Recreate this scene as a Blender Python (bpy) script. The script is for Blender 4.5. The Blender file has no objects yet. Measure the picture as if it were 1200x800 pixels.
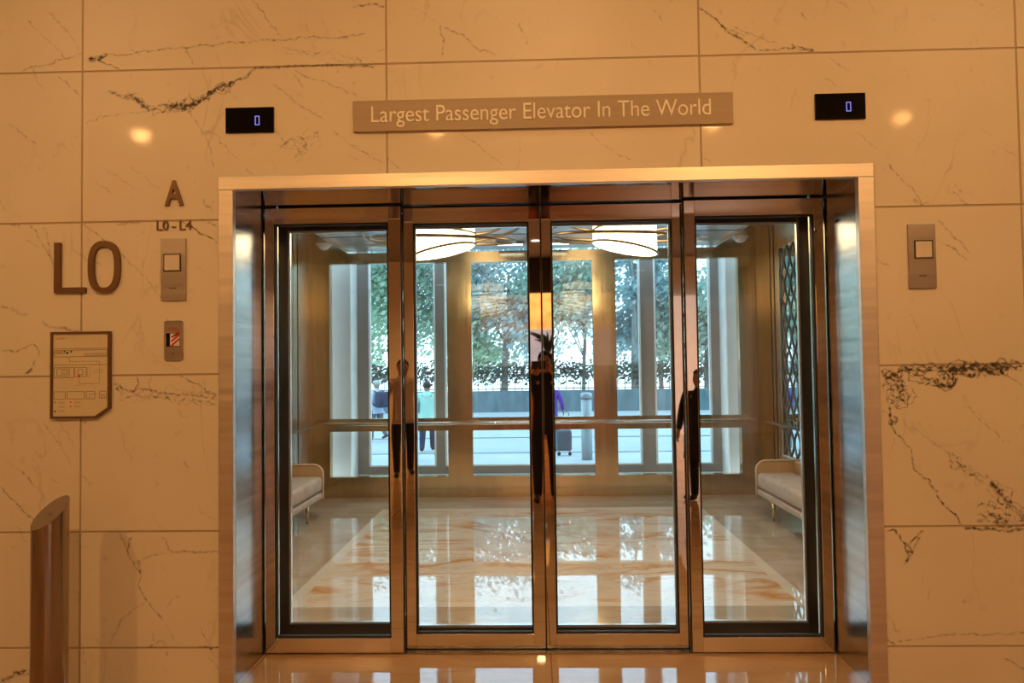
import bpy, bmesh, math, random
from math import sin, cos, pi, radians as R
from mathutils import Vector, Matrix
rnd = random.Random(7)
sc = bpy.context.scene
col = sc.collection

# ---------------------------------------------------------------- camera numbers (metres; entrance wall front is y = 0)
FOC, YAW, PITCH, ROLL = 850., .0292, .031, -.0134
CAM = Vector((-.073, -3.6988, 1.62))
_f = Vector((-sin(YAW)*cos(PITCH), cos(YAW)*cos(PITCH), sin(PITCH)))
_r = Vector((cos(YAW), sin(YAW), 0)); _u = _r.cross(_f)
_R = _r*cos(ROLL) + _u*sin(ROLL); _U = _u*cos(ROLL) - _r*sin(ROLL)
def at(px, py, Y):
    "world point on the plane y = Y that was measured at this pixel of the photograph"
    d = _f*FOC + _R*(px-600) - _U*(py-400)
    return CAM + d*((Y-CAM.y)/d.y)

# ---------------------------------------------------------------- materials
def mat(name): 
    m = bpy.data.materials.new(name); m.use_nodes = True
    nt = m.node_tree; nt.nodes.clear()
    out = nt.nodes.new('ShaderNodeOutputMaterial')
    return m, nt, out
def N(nt, t, **kw):
    n = nt.nodes.new('ShaderNode'+t)
    for k, v in kw.items():
        if k.startswith('i_'): n.inputs[k[2:].replace('_', ' ')].default_value = v
        elif k.startswith('n_'): n.inputs[int(k[2:])].default_value = v
        else: setattr(n, k, v)
    return n
def ramp(nt, fac, stops):
    r = nt.nodes.new('ShaderNodeValToRGB'); e = r.color_ramp.elements
    while len(e) < len(stops): e.new(.5)
    for a, (p, c) in zip(e, stops):
        a.position = p; a.color = (c, c, c, 1) if isinstance(c, (int, float)) else (*c, 1)
    nt.links.new(fac, r.inputs[0]); return r
def mix(nt, fac, a, b, mode='MIX'):
    m = nt.nodes.new('ShaderNodeMix'); m.data_type = 'RGBA'; m.blend_type = mode
    for s, v in ((m.inputs[0], fac), (m.inputs[6], a), (m.inputs[7], b)):
        if hasattr(v, 'links'): nt.links.new(v, s)
        elif isinstance(v, tuple): s.default_value = (*v, 1)
        else: s.default_value = v
    return m.outputs[2]
def coords(nt, scale=(1, 1, 1), rot=(0, 0, 0), obj=False):
    t = N(nt, 'NewGeometry') if not obj else N(nt, 'TexCoord')
    mp = N(nt, 'Mapping'); mp.inputs['Scale'].default_value = scale; mp.inputs['Rotation'].default_value = rot
    nt.links.new(t.outputs['Position' if not obj else 'Object'], mp.inputs[0]); return mp.outputs[0]
def simple(name, c, rough=.5, metal=0., noise=.08, nscale=6., bump=0., bscale=40., coat=0., emis=None, es=0., stretch=(1, 1, 1), spec=.5):
    m, nt, out = mat(name)
    p = N(nt, 'BsdfPrincipled'); p.inputs['Roughness'].default_value = rough; p.inputs['Metallic'].default_value = metal
    p.inputs['Coat Weight'].default_value = coat; p.inputs['Specular IOR Level'].default_value = spec
    v = coords(nt, stretch)
    n = N(nt, 'TexNoise', i_Scale=nscale, i_Detail=4.); nt.links.new(v, n.inputs['Vector'])
    lo = tuple(max(0, x*(1-noise)) for x in c); hi = tuple(min(1, x*(1+noise)) for x in c)
    r = ramp(nt, n.outputs[0], [(.3, lo), (.7, hi)]); nt.links.new(r.outputs[0], p.inputs['Base Color'])
    if bump:
        b = N(nt, 'Bump', i_Strength=bump, i_Distance=.002); n2 = N(nt, 'TexNoise', i_Scale=bscale, i_Detail=3.)
        nt.links.new(v, n2.inputs['Vector']); nt.links.new(n2.outputs[0], b.inputs['Height']); nt.links.new(b.outputs[0], p.inputs['Normal'])
    if emis: p.inputs['Emission Color'].default_value = (*emis, 1); p.inputs['Emission Strength'].default_value = es
    nt.links.new(p.outputs[0], out.inputs[0]); return m
def brushed(name, c, rough, stretch, amt=.12, bump=.05):
    "brushed metal: fine streaks along the axis with the small stretch factor"
    m, nt, out = mat(name)
    p = N(nt, 'BsdfPrincipled', i_Metallic=1.)
    v = coords(nt, stretch); n = N(nt, 'TexNoise', i_Scale=30., i_Detail=5.); nt.links.new(v, n.inputs['Vector'])
    c0 = tuple(x*(1-amt) for x in c); c1 = tuple(min(1, x*(1+amt)) for x in c)
    r = ramp(nt, n.outputs[0], [(.25, c0), (.75, c1)]); nt.links.new(r.outputs[0], p.inputs['Base Color'])
    rr = ramp(nt, n.outputs[0], [(.2, max(0, rough*.8)), (.8, rough*1.2)]); nt.links.new(rr.outputs[0], p.inputs['Roughness'])
    b = N(nt, 'Bump', i_Strength=bump, i_Distance=.002); nt.links.new(n.outputs[0], b.inputs['Height']); nt.links.new(b.outputs[0], p.inputs['Normal'])
    nt.links.new(p.outputs[0], out.inputs[0]); return m
def glass(name, tint=(.985, .992, .99), f0=.022, gl=1.):
    "thin clear pane: straight-through light plus a grazing-angle reflection"
    m, nt, out = mat(name)
    lw = N(nt, 'LayerWeight', i_Blend=.5); pw = N(nt, 'Math', operation='POWER'); pw.inputs[1].default_value = 5
    nt.links.new(lw.outputs['Facing'], pw.inputs[0])
    mr = N(nt, 'MapRange'); mr.inputs[3].default_value = f0; nt.links.new(pw.outputs[0], mr.inputs[0])
    t = N(nt, 'BsdfTransparent'); t.inputs[0].default_value = (*tint, 1)
    g = N(nt, 'BsdfGlossy', i_Roughness=.0); g.inputs[0].default_value = (gl, gl, gl, 1)
    ms = N(nt, 'MixShader'); nt.links.new(mr.outputs[0], ms.inputs[0]); nt.links.new(t.outputs[0], ms.inputs[1]); nt.links.new(g.outputs[0], ms.inputs[2])
    nt.links.new(ms.outputs[0], out.inputs[0]); return m
def ridge(nt, v, scale, width, detail=6., dist=1.2):
    "thin lines where a distorted noise crosses its middle value"
    n = N(nt, 'TexNoise', i_Scale=scale, i_Detail=detail, i_Distortion=dist); nt.links.new(v, n.inputs['Vector'])
    a = N(nt, 'Math', operation='SUBTRACT'); a.inputs[1].default_value = .5; nt.links.new(n.outputs[0], a.inputs[0])
    b = N(nt, 'Math', operation='ABSOLUTE'); nt.links.new(a.outputs[0], b.inputs[0])
    return ramp(nt, b.outputs[0], [(0, 1.), (width, 0.)]).outputs[0]
def gate(nt, v, scale, lo, hi):
    n = N(nt, 'TexNoise', i_Scale=scale, i_Detail=2.); nt.links.new(v, n.inputs['Vector'])
    return ramp(nt, n.outputs[0], [(lo, 0.), (hi, 1.)]).outputs[0]
def mul(nt, a, b):
    m = N(nt, 'Math', operation='MULTIPLY')
    for s, v in zip(m.inputs, (a, b)):
        if hasattr(v, 'links'): nt.links.new(v, s)
        else: s.default_value = v
    return m.outputs[0]

def wall_marble():
    m, nt, out = mat('cream_marble'); p = N(nt, 'BsdfPrincipled', i_Roughness=.07)
    p.inputs['Specular IOR Level'].default_value = .03
    v = coords(nt)
    n = N(nt, 'TexNoise', i_Scale=1.3, i_Detail=5.); nt.links.new(v, n.inputs['Vector'])
    base = ramp(nt, n.outputs[0], [(.3, (.80, .735, .63)), (.7, (.86, .80, .70))]).outputs[0]
    vd = coords(nt, (1.1, 1, .45), (0, R(42), 0))
    f = mul(nt, mul(nt, ridge(nt, vd, 2.2, .012, 8., 1.), gate(nt, v, 2.1, .52, .66)), .30)
    c = mix(nt, f, base, (.36, .28, .20))
    n3 = N(nt, 'TexNoise', i_Scale=16., i_Detail=4.); nt.links.new(v, n3.inputs['Vector'])
    sp = mul(nt, ramp(nt, n3.outputs[0], [(.64, 0.), (.75, 1.)]).outputs[0], .22)
    c = mix(nt, sp, c, (.45, .36, .27))
    nt.links.new(c, p.inputs['Base Color']); nt.links.new(p.outputs[0], out.inputs[0]); return m
def vein_mat():
    m, nt, out = mat('marble_vein'); a = N(nt, 'Attribute', attribute_name='vein')
    v = coords(nt); n = N(nt, 'TexNoise', i_Scale=45., i_Detail=6.); nt.links.new(v, n.inputs['Vector'])
    g = ramp(nt, n.outputs[0], [(.36, .05), (.6, 1.)]).outputs[0]
    al = mul(nt, a.outputs['Fac'], g)
    d = N(nt, 'BsdfPrincipled', i_Roughness=.12); d.inputs['Base Color'].default_value = (.13, .10, .085, 1)
    t = N(nt, 'BsdfTransparent'); ms = N(nt, 'MixShader')
    nt.links.new(al, ms.inputs[0]); nt.links.new(t.outputs[0], ms.inputs[1]); nt.links.new(d.outputs[0], ms.inputs[2])
    nt.links.new(ms.outputs[0], out.inputs[0]); return m
def floor_marble(name, c0, c1, vein, amt, scale, rough=.02, tile=None, ior=1.95):
    m, nt, out = mat(name); p = N(nt, 'BsdfPrincipled', i_Roughness=rough); p.inputs['IOR'].default_value = ior; p.inputs['Specular IOR Level'].default_value = .5
    v = coords(nt); vs = coords(nt, (.55, 1.3, 1), (0, 0, R(25)))
    n = N(nt, 'TexNoise', i_Scale=2.2, i_Detail=6., i_Distortion=.8); nt.links.new(vs, n.inputs['Vector'])
    base = ramp(nt, n.outputs[0], [(.3, c0), (.7, c1)]).outputs[0]
    r1 = mul(nt, mul(nt, ridge(nt, vs, scale, .05, 5., 1.6), gate(nt, v, 1.1, .38, .55)), amt)
    c = mix(nt, r1, base, vein)
    r2 = mul(nt, ridge(nt, vs, scale*2.6, .02, 6., 2.), amt*.45); c = mix(nt, r2, c, vein)
    if tile:
        br = N(nt, 'TexBrick', i_Scale=1., offset=0.); br.inputs['Color1'].default_value = (1, 1, 1, 1); br.inputs['Color2'].default_value = (.96, .96, .96, 1)
        br.inputs['Mortar'].default_value = (.55, .5, .45, 1); br.inputs['Mortar Size'].default_value = .004
        br.inputs['Brick Width'].default_value = tile; br.inputs['Row Height'].default_value = tile
        nt.links.new(v, br.inputs['Vector']); c = mix(nt, 1., c, br.outputs[0], 'MULTIPLY')
    nt.links.new(c, p.inputs['Base Color']); nt.links.new(p.outputs[0], out.inputs[0]); return m
def emit(name, c, s, grid=0):
    m, nt, out = mat(name); e = N(nt, 'Emission', i_Strength=s); e.inputs[0].default_value = (*c, 1)
    if grid:
        v = coords(nt, (grid, grid, grid)); w = N(nt, 'TexNoise', i_Scale=1., i_Detail=2.); nt.links.new(v, w.inputs['Vector'])
        r = ramp(nt, w.outputs[0], [(.3, tuple(x*.6 for x in c)), (.6, c)]); nt.links.new(r.outputs[0], e.inputs[0])
    nt.links.new(e.outputs[0], out.inputs[0]); return m
def leaf_mat(name, a, b):
    m, nt, out = mat(name); d = N(nt, 'BsdfDiffuse'); t = N(nt, 'BsdfTranslucent'); ms = N(nt, 'MixShader', n_0=.5)
    v = coords(nt); n = N(nt, 'TexNoise', i_Scale=1.6, i_Detail=6.); nt.links.new(v, n.inputs['Vector'])
    r = ramp(nt, n.outputs[0], [(.3, a), (.7, b)])
    nt.links.new(r.outputs[0], d.inputs[0]); nt.links.new(r.outputs[0], t.inputs[0])
    nt.links.new(d.outputs[0], ms.inputs[1]); nt.links.new(t.outputs[0], ms.inputs[2]); nt.links.new(ms.outputs[0], out.inputs[0]); return m

M = dict(
    marble=wall_marble(), vein=vein_mat(),
    grout=simple('joint_grout', (.50, .40, .30), .8),
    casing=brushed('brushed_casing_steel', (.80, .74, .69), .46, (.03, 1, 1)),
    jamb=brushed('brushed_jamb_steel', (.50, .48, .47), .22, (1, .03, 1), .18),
    mirror=simple('polished_steel', (.88, .84, .78), .018, 1., noise=.03, nscale=2),
    rail=brushed('brushed_rail_steel', (.88, .83, .76), .16, (.03, 1, 1), .08, .03),
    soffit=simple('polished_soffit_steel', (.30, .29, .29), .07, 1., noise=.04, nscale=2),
    darkframe=simple('dark_bronze_frame', (.055, .05, .045), .28, .7),
    bronze=brushed('warm_bronze_cladding', (.68, .52, .31), .15, (1, 1, .04), .1),
    bronze_dark=brushed('dark_bronze_cladding', (.55, .44, .30), .22, (1, 1, .04), .12),
    gasket=simple('black_rubber', (.02, .02, .02), .6),
    edge=simple('bright_glass_edge', (.75, .77, .76), .2, .6),
    glass=glass('clear_glass'), glass_back=glass('outer_glass', (.90, .98, 1.), .02),
    hoopm=simple('aged_bronze_hoop', (.42, .32, .21), .3, 1.),
    brass=simple('satin_brass', (.72, .55, .30), .25, 1.),
    chrome=simple('chrome', (.90, .88, .85), .2, 1., noise=.02),
    letter=simple('dark_bronze_letters', (.19, .105, .048), .45, .4),
    plate=brushed('button_plate_steel', (.50, .45, .42), .36, (.05, 1, 1), .08),
    signplate=simple('sign_plate_bronze', (.44, .345, .25), .5, .0, noise=.05, stretch=(.1, 1, 6)),
    signtext=simple('pale_sign_letters', (.95, .90, .82), .45),
    button=simple('pale_button', (.80, .72, .66), .3),
    black=simple('black_display_glass', (.004, .004, .005), .06),
    lcd=emit('violet_digit', (.30, .28, 1.), 1.1),
    paper=simple('cream_map_face', (.78, .70, .52), .3, noise=.03),
    ink=simple('brown_map_ink', (.16, .10, .05), .6), inkf=simple('faint_map_ink', (.42, .31, .19), .6),
    red=simple('red_mark', (.65, .03, .02), .4), green=simple('green_mark', (.05, .18, .06), .5), white=simple('white_mark', (.8, .8, .8), .5),
    bollard=brushed('brushed_post_steel', (.42, .35, .29), .2, (1, 1, .03), .12),
    cab_floor=floor_marble('beige_cabin_marble', (.40, .335, .265), (.58, .50, .41), (.50, .26, .11), .5, 1.3),
    cab_panel=floor_marble('pale_cabin_marble', (.72, .62, .52), (.86, .77, .68), (.62, .27, .06), .95, .9),
    cab_band=floor_marble('sand_cabin_marble', (.46, .385, .31), (.62, .53, .44), (.50, .26, .11), .4, 1.6),
    cab_strip=floor_marble('white_inlay_marble', (.74, .66, .58), (.84, .78, .71), (.7, .5, .35), .3, 1.),
    lobby_floor=floor_marble('honey_lobby_marble', (.54, .33, .17), (.66, .43, .24), (.42, .2, .08), .35, 1.1, .04, 1.6),
    ceil_white=simple('grey_lacquer_ceiling', (.46, .50, .54), .2), plaster=simple('dark_warm_plaster', (.26, .22, .18), .8),
    fabric=simple('beige_velvet', (.52, .41, .34), .85, noise=.12, nscale=9, bump=.3, bscale=300), fabric2=simple('tan_shell_fabric', (.48, .31, .15), .6, bump=.3, bscale=300),
    piping=simple('cream_piping', (.75, .62, .45), .6),
    lampglow=emit('lit_crystal_drum', (1., .78, .46), 9., 25), spot=emit('downlight_glow', (1., .82, .6), 4.), slot=emit('slot_glow', (.85, .95, 1.), 2.5),
    mirrorglass=simple('blue_mirror', (.72, .80, .82), .03, 1., noise=.25, nscale=3), lattice=simple('etched_lattice', (.16, .20, .21), .3, .6),
    facade=simple('pale_render', (.50, .55, .56), .8, noise=.05), alu=simple('grey_window_frame', (.26, .25, .235), .5, .3), reveal=simple('white_sill', (.80, .86, .86), .6),
    pave=simple('pale_pavement', (.50, .53, .54), .85, noise=.06, nscale=1.5), kerb=simple('kerb_stone', (.30, .33, .34), .9), road=simple('road_surface', (.42, .45, .46), .9, noise=.05, nscale=1),
    bwall=simple('grey_green_wall', (.11, .165, .18), .9, noise=.25, nscale=3, stretch=(1, 1, .4)), rail_out=simple('dark_railing', (.06, .07, .07), .6, .4),
    bark=simple('tree_bark', (.13, .115, .10), .9, noise=.3, nscale=8), bark2=simple('pale_tree_bark', (.22, .24, .23), .9, noise=.3, nscale=8),
    leafa=leaf_mat('grey_green_leaves', (.20, .30, .25), (.50, .62, .52)), leafb=leaf_mat('blue_green_leaves', (.19, .30, .32), (.46, .60, .62)), leafc=leaf_mat('bright_leaves', (.27, .42, .30), (.56, .72, .56)),  # greens lifted and blued to carry the outdoor haze
    leafh=leaf_mat('dark_hedge_leaves', (.05, .07, .06), (.14, .19, .16)),
    post=simple('weathered_bollard_steel', (.40, .43, .44), .45, .5),
    skin=simple('skin', (.36, .20, .12), .55), hair=simple('dark_hair', (.02, .017, .015), .7), hairg=simple('grey_hair', (.42, .40, .38), .8),
    mint=simple('mint_cotton', (.45, .72, .62), .85), blue=simple('pale_blue_cotton', (.48, .56, .72), .85), navy=simple('navy_cloth', (.02, .03, .075), .8), dk=simple('black_cloth', (.008, .008, .01), .8),
    purple=simple('purple_cloth', (.12, .05, .36), .8), greyc=simple('grey_cloth', (.10, .11, .13), .8), shoe=simple('dark_shoe', (.015, .013, .012), .5), grey_tr=simple('grey_trousers', (.12, .14, .18), .85), pink=simple('dusty_shirt', (.55, .42, .36), .8),
    glowsign=emit('backlit_amber', (1., .42, .10), 1.9, 3), dkband=simple('dark_lobby_panel', (.015, .012, .01), .3), whitepanel=simple('white_lobby_panel', (.85, .85, .9), .5, emis=(.7, .75, .9), es=.45), terracotta=simple('terracotta_panel', (.42, .10, .03), .6),  # white panel is no lamp; its glow is added for brightness
    palepanel=simple('pale_lobby_stone', (.85, .72, .66), .4, emis=(.9, .7, .6), es=.5),  # stone given a glow of its own so its reflection reads bright
)

# ---------------------------------------------------------------- mesh builder
class MB:
    def __init__(s): s.v = []; s.f = []; s.m = []; s.sm = []
    def face(s, pts, m=0, smooth=False):
        b = len(s.v); s.v += [tuple(p) for p in pts]; s.f.append(list(range(b, b+len(pts)))); s.m.append(m); s.sm.append(smooth)
    def box(s, x0, x1, y0, y1, z0, z1, m=0, M4=None):
        x0, x1 = min(x0, x1), max(x0, x1); y0, y1 = min(y0, y1), max(y0, y1); z0, z1 = min(z0, z1), max(z0, z1)
        b = len(s.v)
        P = [Vector((x, y, z)) for z in (z0, z1) for y in (y0, y1) for x in (x0, x1)]
        if M4: P = [M4 @ p for p in P]
        s.v += [tuple(p) for p in P]
        for q in ((0, 2, 3, 1), (4, 5, 7, 6), (0, 1, 5, 4), (2, 6, 7, 3), (0, 4, 6, 2), (1, 3, 7, 5)):
            s.f.append([b+i for i in q]); s.m.append(m); s.sm.append(False)
        return s
    def tube(s, pts, r, n=12, m=0, closed=False, cap=True, ry=None):
        pts = [Vector(p) for p in pts]; rs = r if isinstance(r, (list, tuple)) else [r]*len(pts)
        b = len(s.v); prev = None; L = len(pts)
        for i, p in enumerate(pts):
            a = pts[(i-1) % L] if closed or i else p; c = pts[(i+1) % L] if closed or i < L-1 else p
            t = (c-a).normalized()
            if prev is None:
                u = t.cross(Vector((0, 0, 1)))
                if u.length < .1: u = t.cross(Vector((0, 1, 0)))
            else: u = prev - t*prev.dot(t)
            u.normalize(); prev = u; w = t.cross(u)
            for k in range(n): s.v.append(tuple(p + u*cos(2*pi*k/n)*rs[i] + w*sin(2*pi*k/n)*(ry if ry else rs[i])))
        for i in range(L if closed else L-1):
            j = (i+1) % L
            for k in range(n):
                l = (k+1) % n; s.f.append([b+i*n+k, b+i*n+l, b+j*n+l, b+j*n+k]); s.m.append(m); s.sm.append(True)
        if cap and not closed:
            s.f.append([b+k for k in range(n)][::-1]); s.f.append([b+(L-1)*n+k for k in range(n)]); s.m += [m, m]; s.sm += [False, False]
        return s
    def prism(s, poly, y0, y1, m=0):
        "polygon in the xz plane given as (x, z), pushed from y0 to y1"
        n = len(poly); s.face([(x, y0, z) for x, z in poly], m); s.face([(x, y1, z) for x, z in poly][::-1], m)
        for i in range(n):
            a, b = poly[i], poly[(i+1) % n]; s.face([(a[0], y0, a[1]), (a[0], y1, a[1]), (b[0], y1, b[1]), (b[0], y0, b[1])], m)
        return s
    def ring(s, outer, inner, y0, y1, m=0):
        n = len(outer)
        for i in range(n):
            j = (i+1) % n; a, b, c, d = outer[i], outer[j], inner[j], inner[i]
            s.face([(p[0], y0, p[1]) for p in (a, b, c, d)], m); s.face([(p[0], y1, p[1]) for p in (d, c, b, a)], m)
            s.face([(a[0], y0, a[1]), (a[0], y1, a[1]), (b[0], y1, b[1]), (b[0], y0, b[1])], m)
            s.face([(d[0], y0, d[1]), (c[0], y0, c[1]), (c[0], y1, c[1]), (d[0], y1, d[1])], m)
        return s
    def disc(s, c, r, n=20, m=0, up=-1):
        P = [(c[0]+cos(2*pi*k/n)*r, c[1]+sin(2*pi*k/n)*r, c[2]) for k in range(n)]; s.face(P if up > 0 else P[::-1], m); return s
    def build(s, name, mats, parent=None, bevel=0, recalc=True, soft=False):
        me = bpy.data.meshes.new(name); me.from_pydata(s.v, [], s.f)
        for m in (mats if isinstance(mats, (list, tuple)) else [mats]): me.materials.append(m)
        me.polygons.foreach_set('material_index', s.m); me.polygons.foreach_set('use_smooth', s.sm)
        if recalc:
            bm = bmesh.new(); bm.from_mesh(me)
            bmesh.ops.remove_doubles(bm, verts=bm.verts, dist=1e-6)
            bmesh.ops.recalc_face_normals(bm, faces=bm.faces); bm.to_mesh(me); bm.free()
        me.update(); o = bpy.data.objects.new(name, me); col.objects.link(o)
        if parent: o.parent = parent
        if bevel:
            b = o.modifiers.new('bevel', 'BEVEL'); b.width = bevel; b.segments = 3; b.limit_method = 'ANGLE'
            if soft: b.segments = 4; o.data.polygons.foreach_set('use_smooth', [True]*len(me.polygons))
        return o
def tag(o, label=None, cat=None, group=None, kind=None):
    for k, v in (('label', label), ('category', cat), ('group', group), ('kind', kind)):
        if v: o[k] = v
    return o
def empty(name, loc, label=None, cat=None, group=None, kind=None, rz=0):
    o = bpy.data.objects.new(name, None); col.objects.link(o); o.location = loc; o.rotation_euler = (0, 0, rz); o.empty_display_size = .1
    return tag(o, label, cat, group, kind)
def struct(o, label=None, cat=None): return tag(o, label, cat, None, 'structure')
def copy_tree(o, parent=None):
    c = o.copy(); col.objects.link(c); c.parent = parent
    for ch in list(o.children): copy_tree(ch, c)
    return c
def text_mesh(name, s, size, loc, m, parent=None, width=None, offset=0., depth=.004, xs=1., center=True):
    "lettering standing on a plane that faces -y"
    cu = bpy.data.curves.new(name, 'FONT'); cu.body = s; cu.size = 1; cu.extrude = .02; cu.offset = offset
    o = bpy.data.objects.new(name, cu); col.objects.link(o)
    bpy.context.view_layer.update(); dg = bpy.context.evaluated_depsgraph_get()
    me = bpy.data.meshes.new_from_object(o.evaluated_get(dg)); bpy.data.objects.remove(o)
    X = [v.co.x for v in me.vertices]; Y = [v.co.y for v in me.vertices]; Zs = [v.co.z for v in me.vertices]
    x0, x1, y0, y1 = min(X), max(X), min(Y), max(Y)
    capH = .729  # cap height of the built-in font
    ys = size/capH; k = (width/(x1-x0)) if width else ys*xs
    for v in me.vertices:
        x, y, z = v.co; v.co = (loc[0]+(x-(x0+x1)/2 if center else x-x0)*k, loc[1]-(.5 if z > 0 else -.5)*depth, loc[2]+y*ys)
    me.name = name; me.materials.clear(); me.materials.append(m)
    o = bpy.data.objects.new(name, me); col.objects.link(o)
    if parent: o.parent = parent
    return o

# ---------------------------------------------------------------- entrance wall with its marble panels and veins
XL, XR, ZT = -1.690, 1.655, 2.609           # casing outside edges
IL, IR, IT = -1.615, 1.575, 2.539           # casing inside edges
LW, RW, CEIL, BACK = -8.2, 8.2, 4.0, -12.0  # lobby
def panels():
    b = MB()
    xs = [-7.25, -5.64, -4.03, -2.42, -.814, .798, 2.39, 4.0, 5.6, 7.2]; xs = [LW]+xs+[RW]
    zs = [0, .195, .785, 1.588, 2.388, 3.185, CEIL]; g = .0052
    b.box(LW, XL-.0, .004, .1, 0, CEIL, 1); b.box(XR, RW, .004, .1, 0, CEIL, 1); b.box(XL, XR, .004, .1, ZT, CEIL, 1)
    for i in range(len(xs)-1):
        for j in range(len(zs)-1):
            x0, x1, z0, z1 = xs[i]+g, xs[i+1]-g, zs[j]+g, zs[j+1]-g
            if z0 >= ZT or x1 <= XL or x0 >= XR: b.box(x0, x1, 0, .02, z0, z1); continue
            if x0 < XL: b.box(x0, XL, 0, .02, z0, z1)
            if x1 > XR: b.box(XR, x1, 0, .02, z0, z1)
            if z1 > ZT:
                zz = max(z0, ZT); b.box(max(x0, XL), min(x1, XR), 0, .02, zz, z1)
    return b
wall = panels()
VF = [] ; VV = []; VA = []
def strip(P, w, dark, off):
    "P: list of world (x,z)"
    n = len(P)
    if n < 2: return
    b = len(VV)
    for i, p in enumerate(P):
        a, c = P[max(0, i-1)], P[min(n-1, i+1)]; t = Vector((c[0]-a[0], c[1]-a[1]))
        if t.length < 1e-9: t = Vector((1, 0))
        t.normalize(); nn = Vector((-t.y, t.x)); e = 1 if 0 < i < n-1 else .25
        ww = w*(.45+1.1*rnd.random())*e; dd = dark*(.55+.6*rnd.random())*e
        for k, al in ((-1, 0), (0, dd), (1, 0)): VV.append((p[0]+nn.x*ww*k, -.0004-off, p[1]+nn.y*ww*k)); VA.append(min(1, al))
    for i in range(n-1):
        for k in (0, 1): VF.append([b+i*3+k, b+i*3+k+1, b+i*3+k+4, b+i*3+k+3])
_vo = [0]
def inside(x, z): return XL < x < XR and z < ZT
def vein(px, w=3., dark=.6, jit=1.6, n=1, spread=0., world=False):
    P = [(p[0], p[1]) if world else (lambda q: (q.x, q.z))(at(p[0], p[1], 0)) for p in px]
    for _ in range(n):
        Q = []
        dx, dz = rnd.gauss(0, spread)*.0043, rnd.gauss(0, spread)*.0043
        for i in range(len(P)-1):
            a, c = Vector(P[i]), Vector(P[i+1]); L = (c-a).length; k = max(2, int(L/.012)); t = (c-a)/max(L, 1e-6); nn = Vector((-t.y, t.x)); o = 0
            for j in range(k):
                o = o*.75+rnd.gauss(0, jit*.0022); s = j/k
                q = a.lerp(c, s)+nn*o*min(1, 4*s*(1-s)+.3)+Vector((dx, dz))
                Q.append((q.x, q.y))
        Q.append(P[-1]); Q = [q for q in Q if not inside(*q)]
        _vo[0] += 1; strip(Q, w*.0021, dark, (_vo[0] % 40)*2e-6)
V = vein
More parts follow.
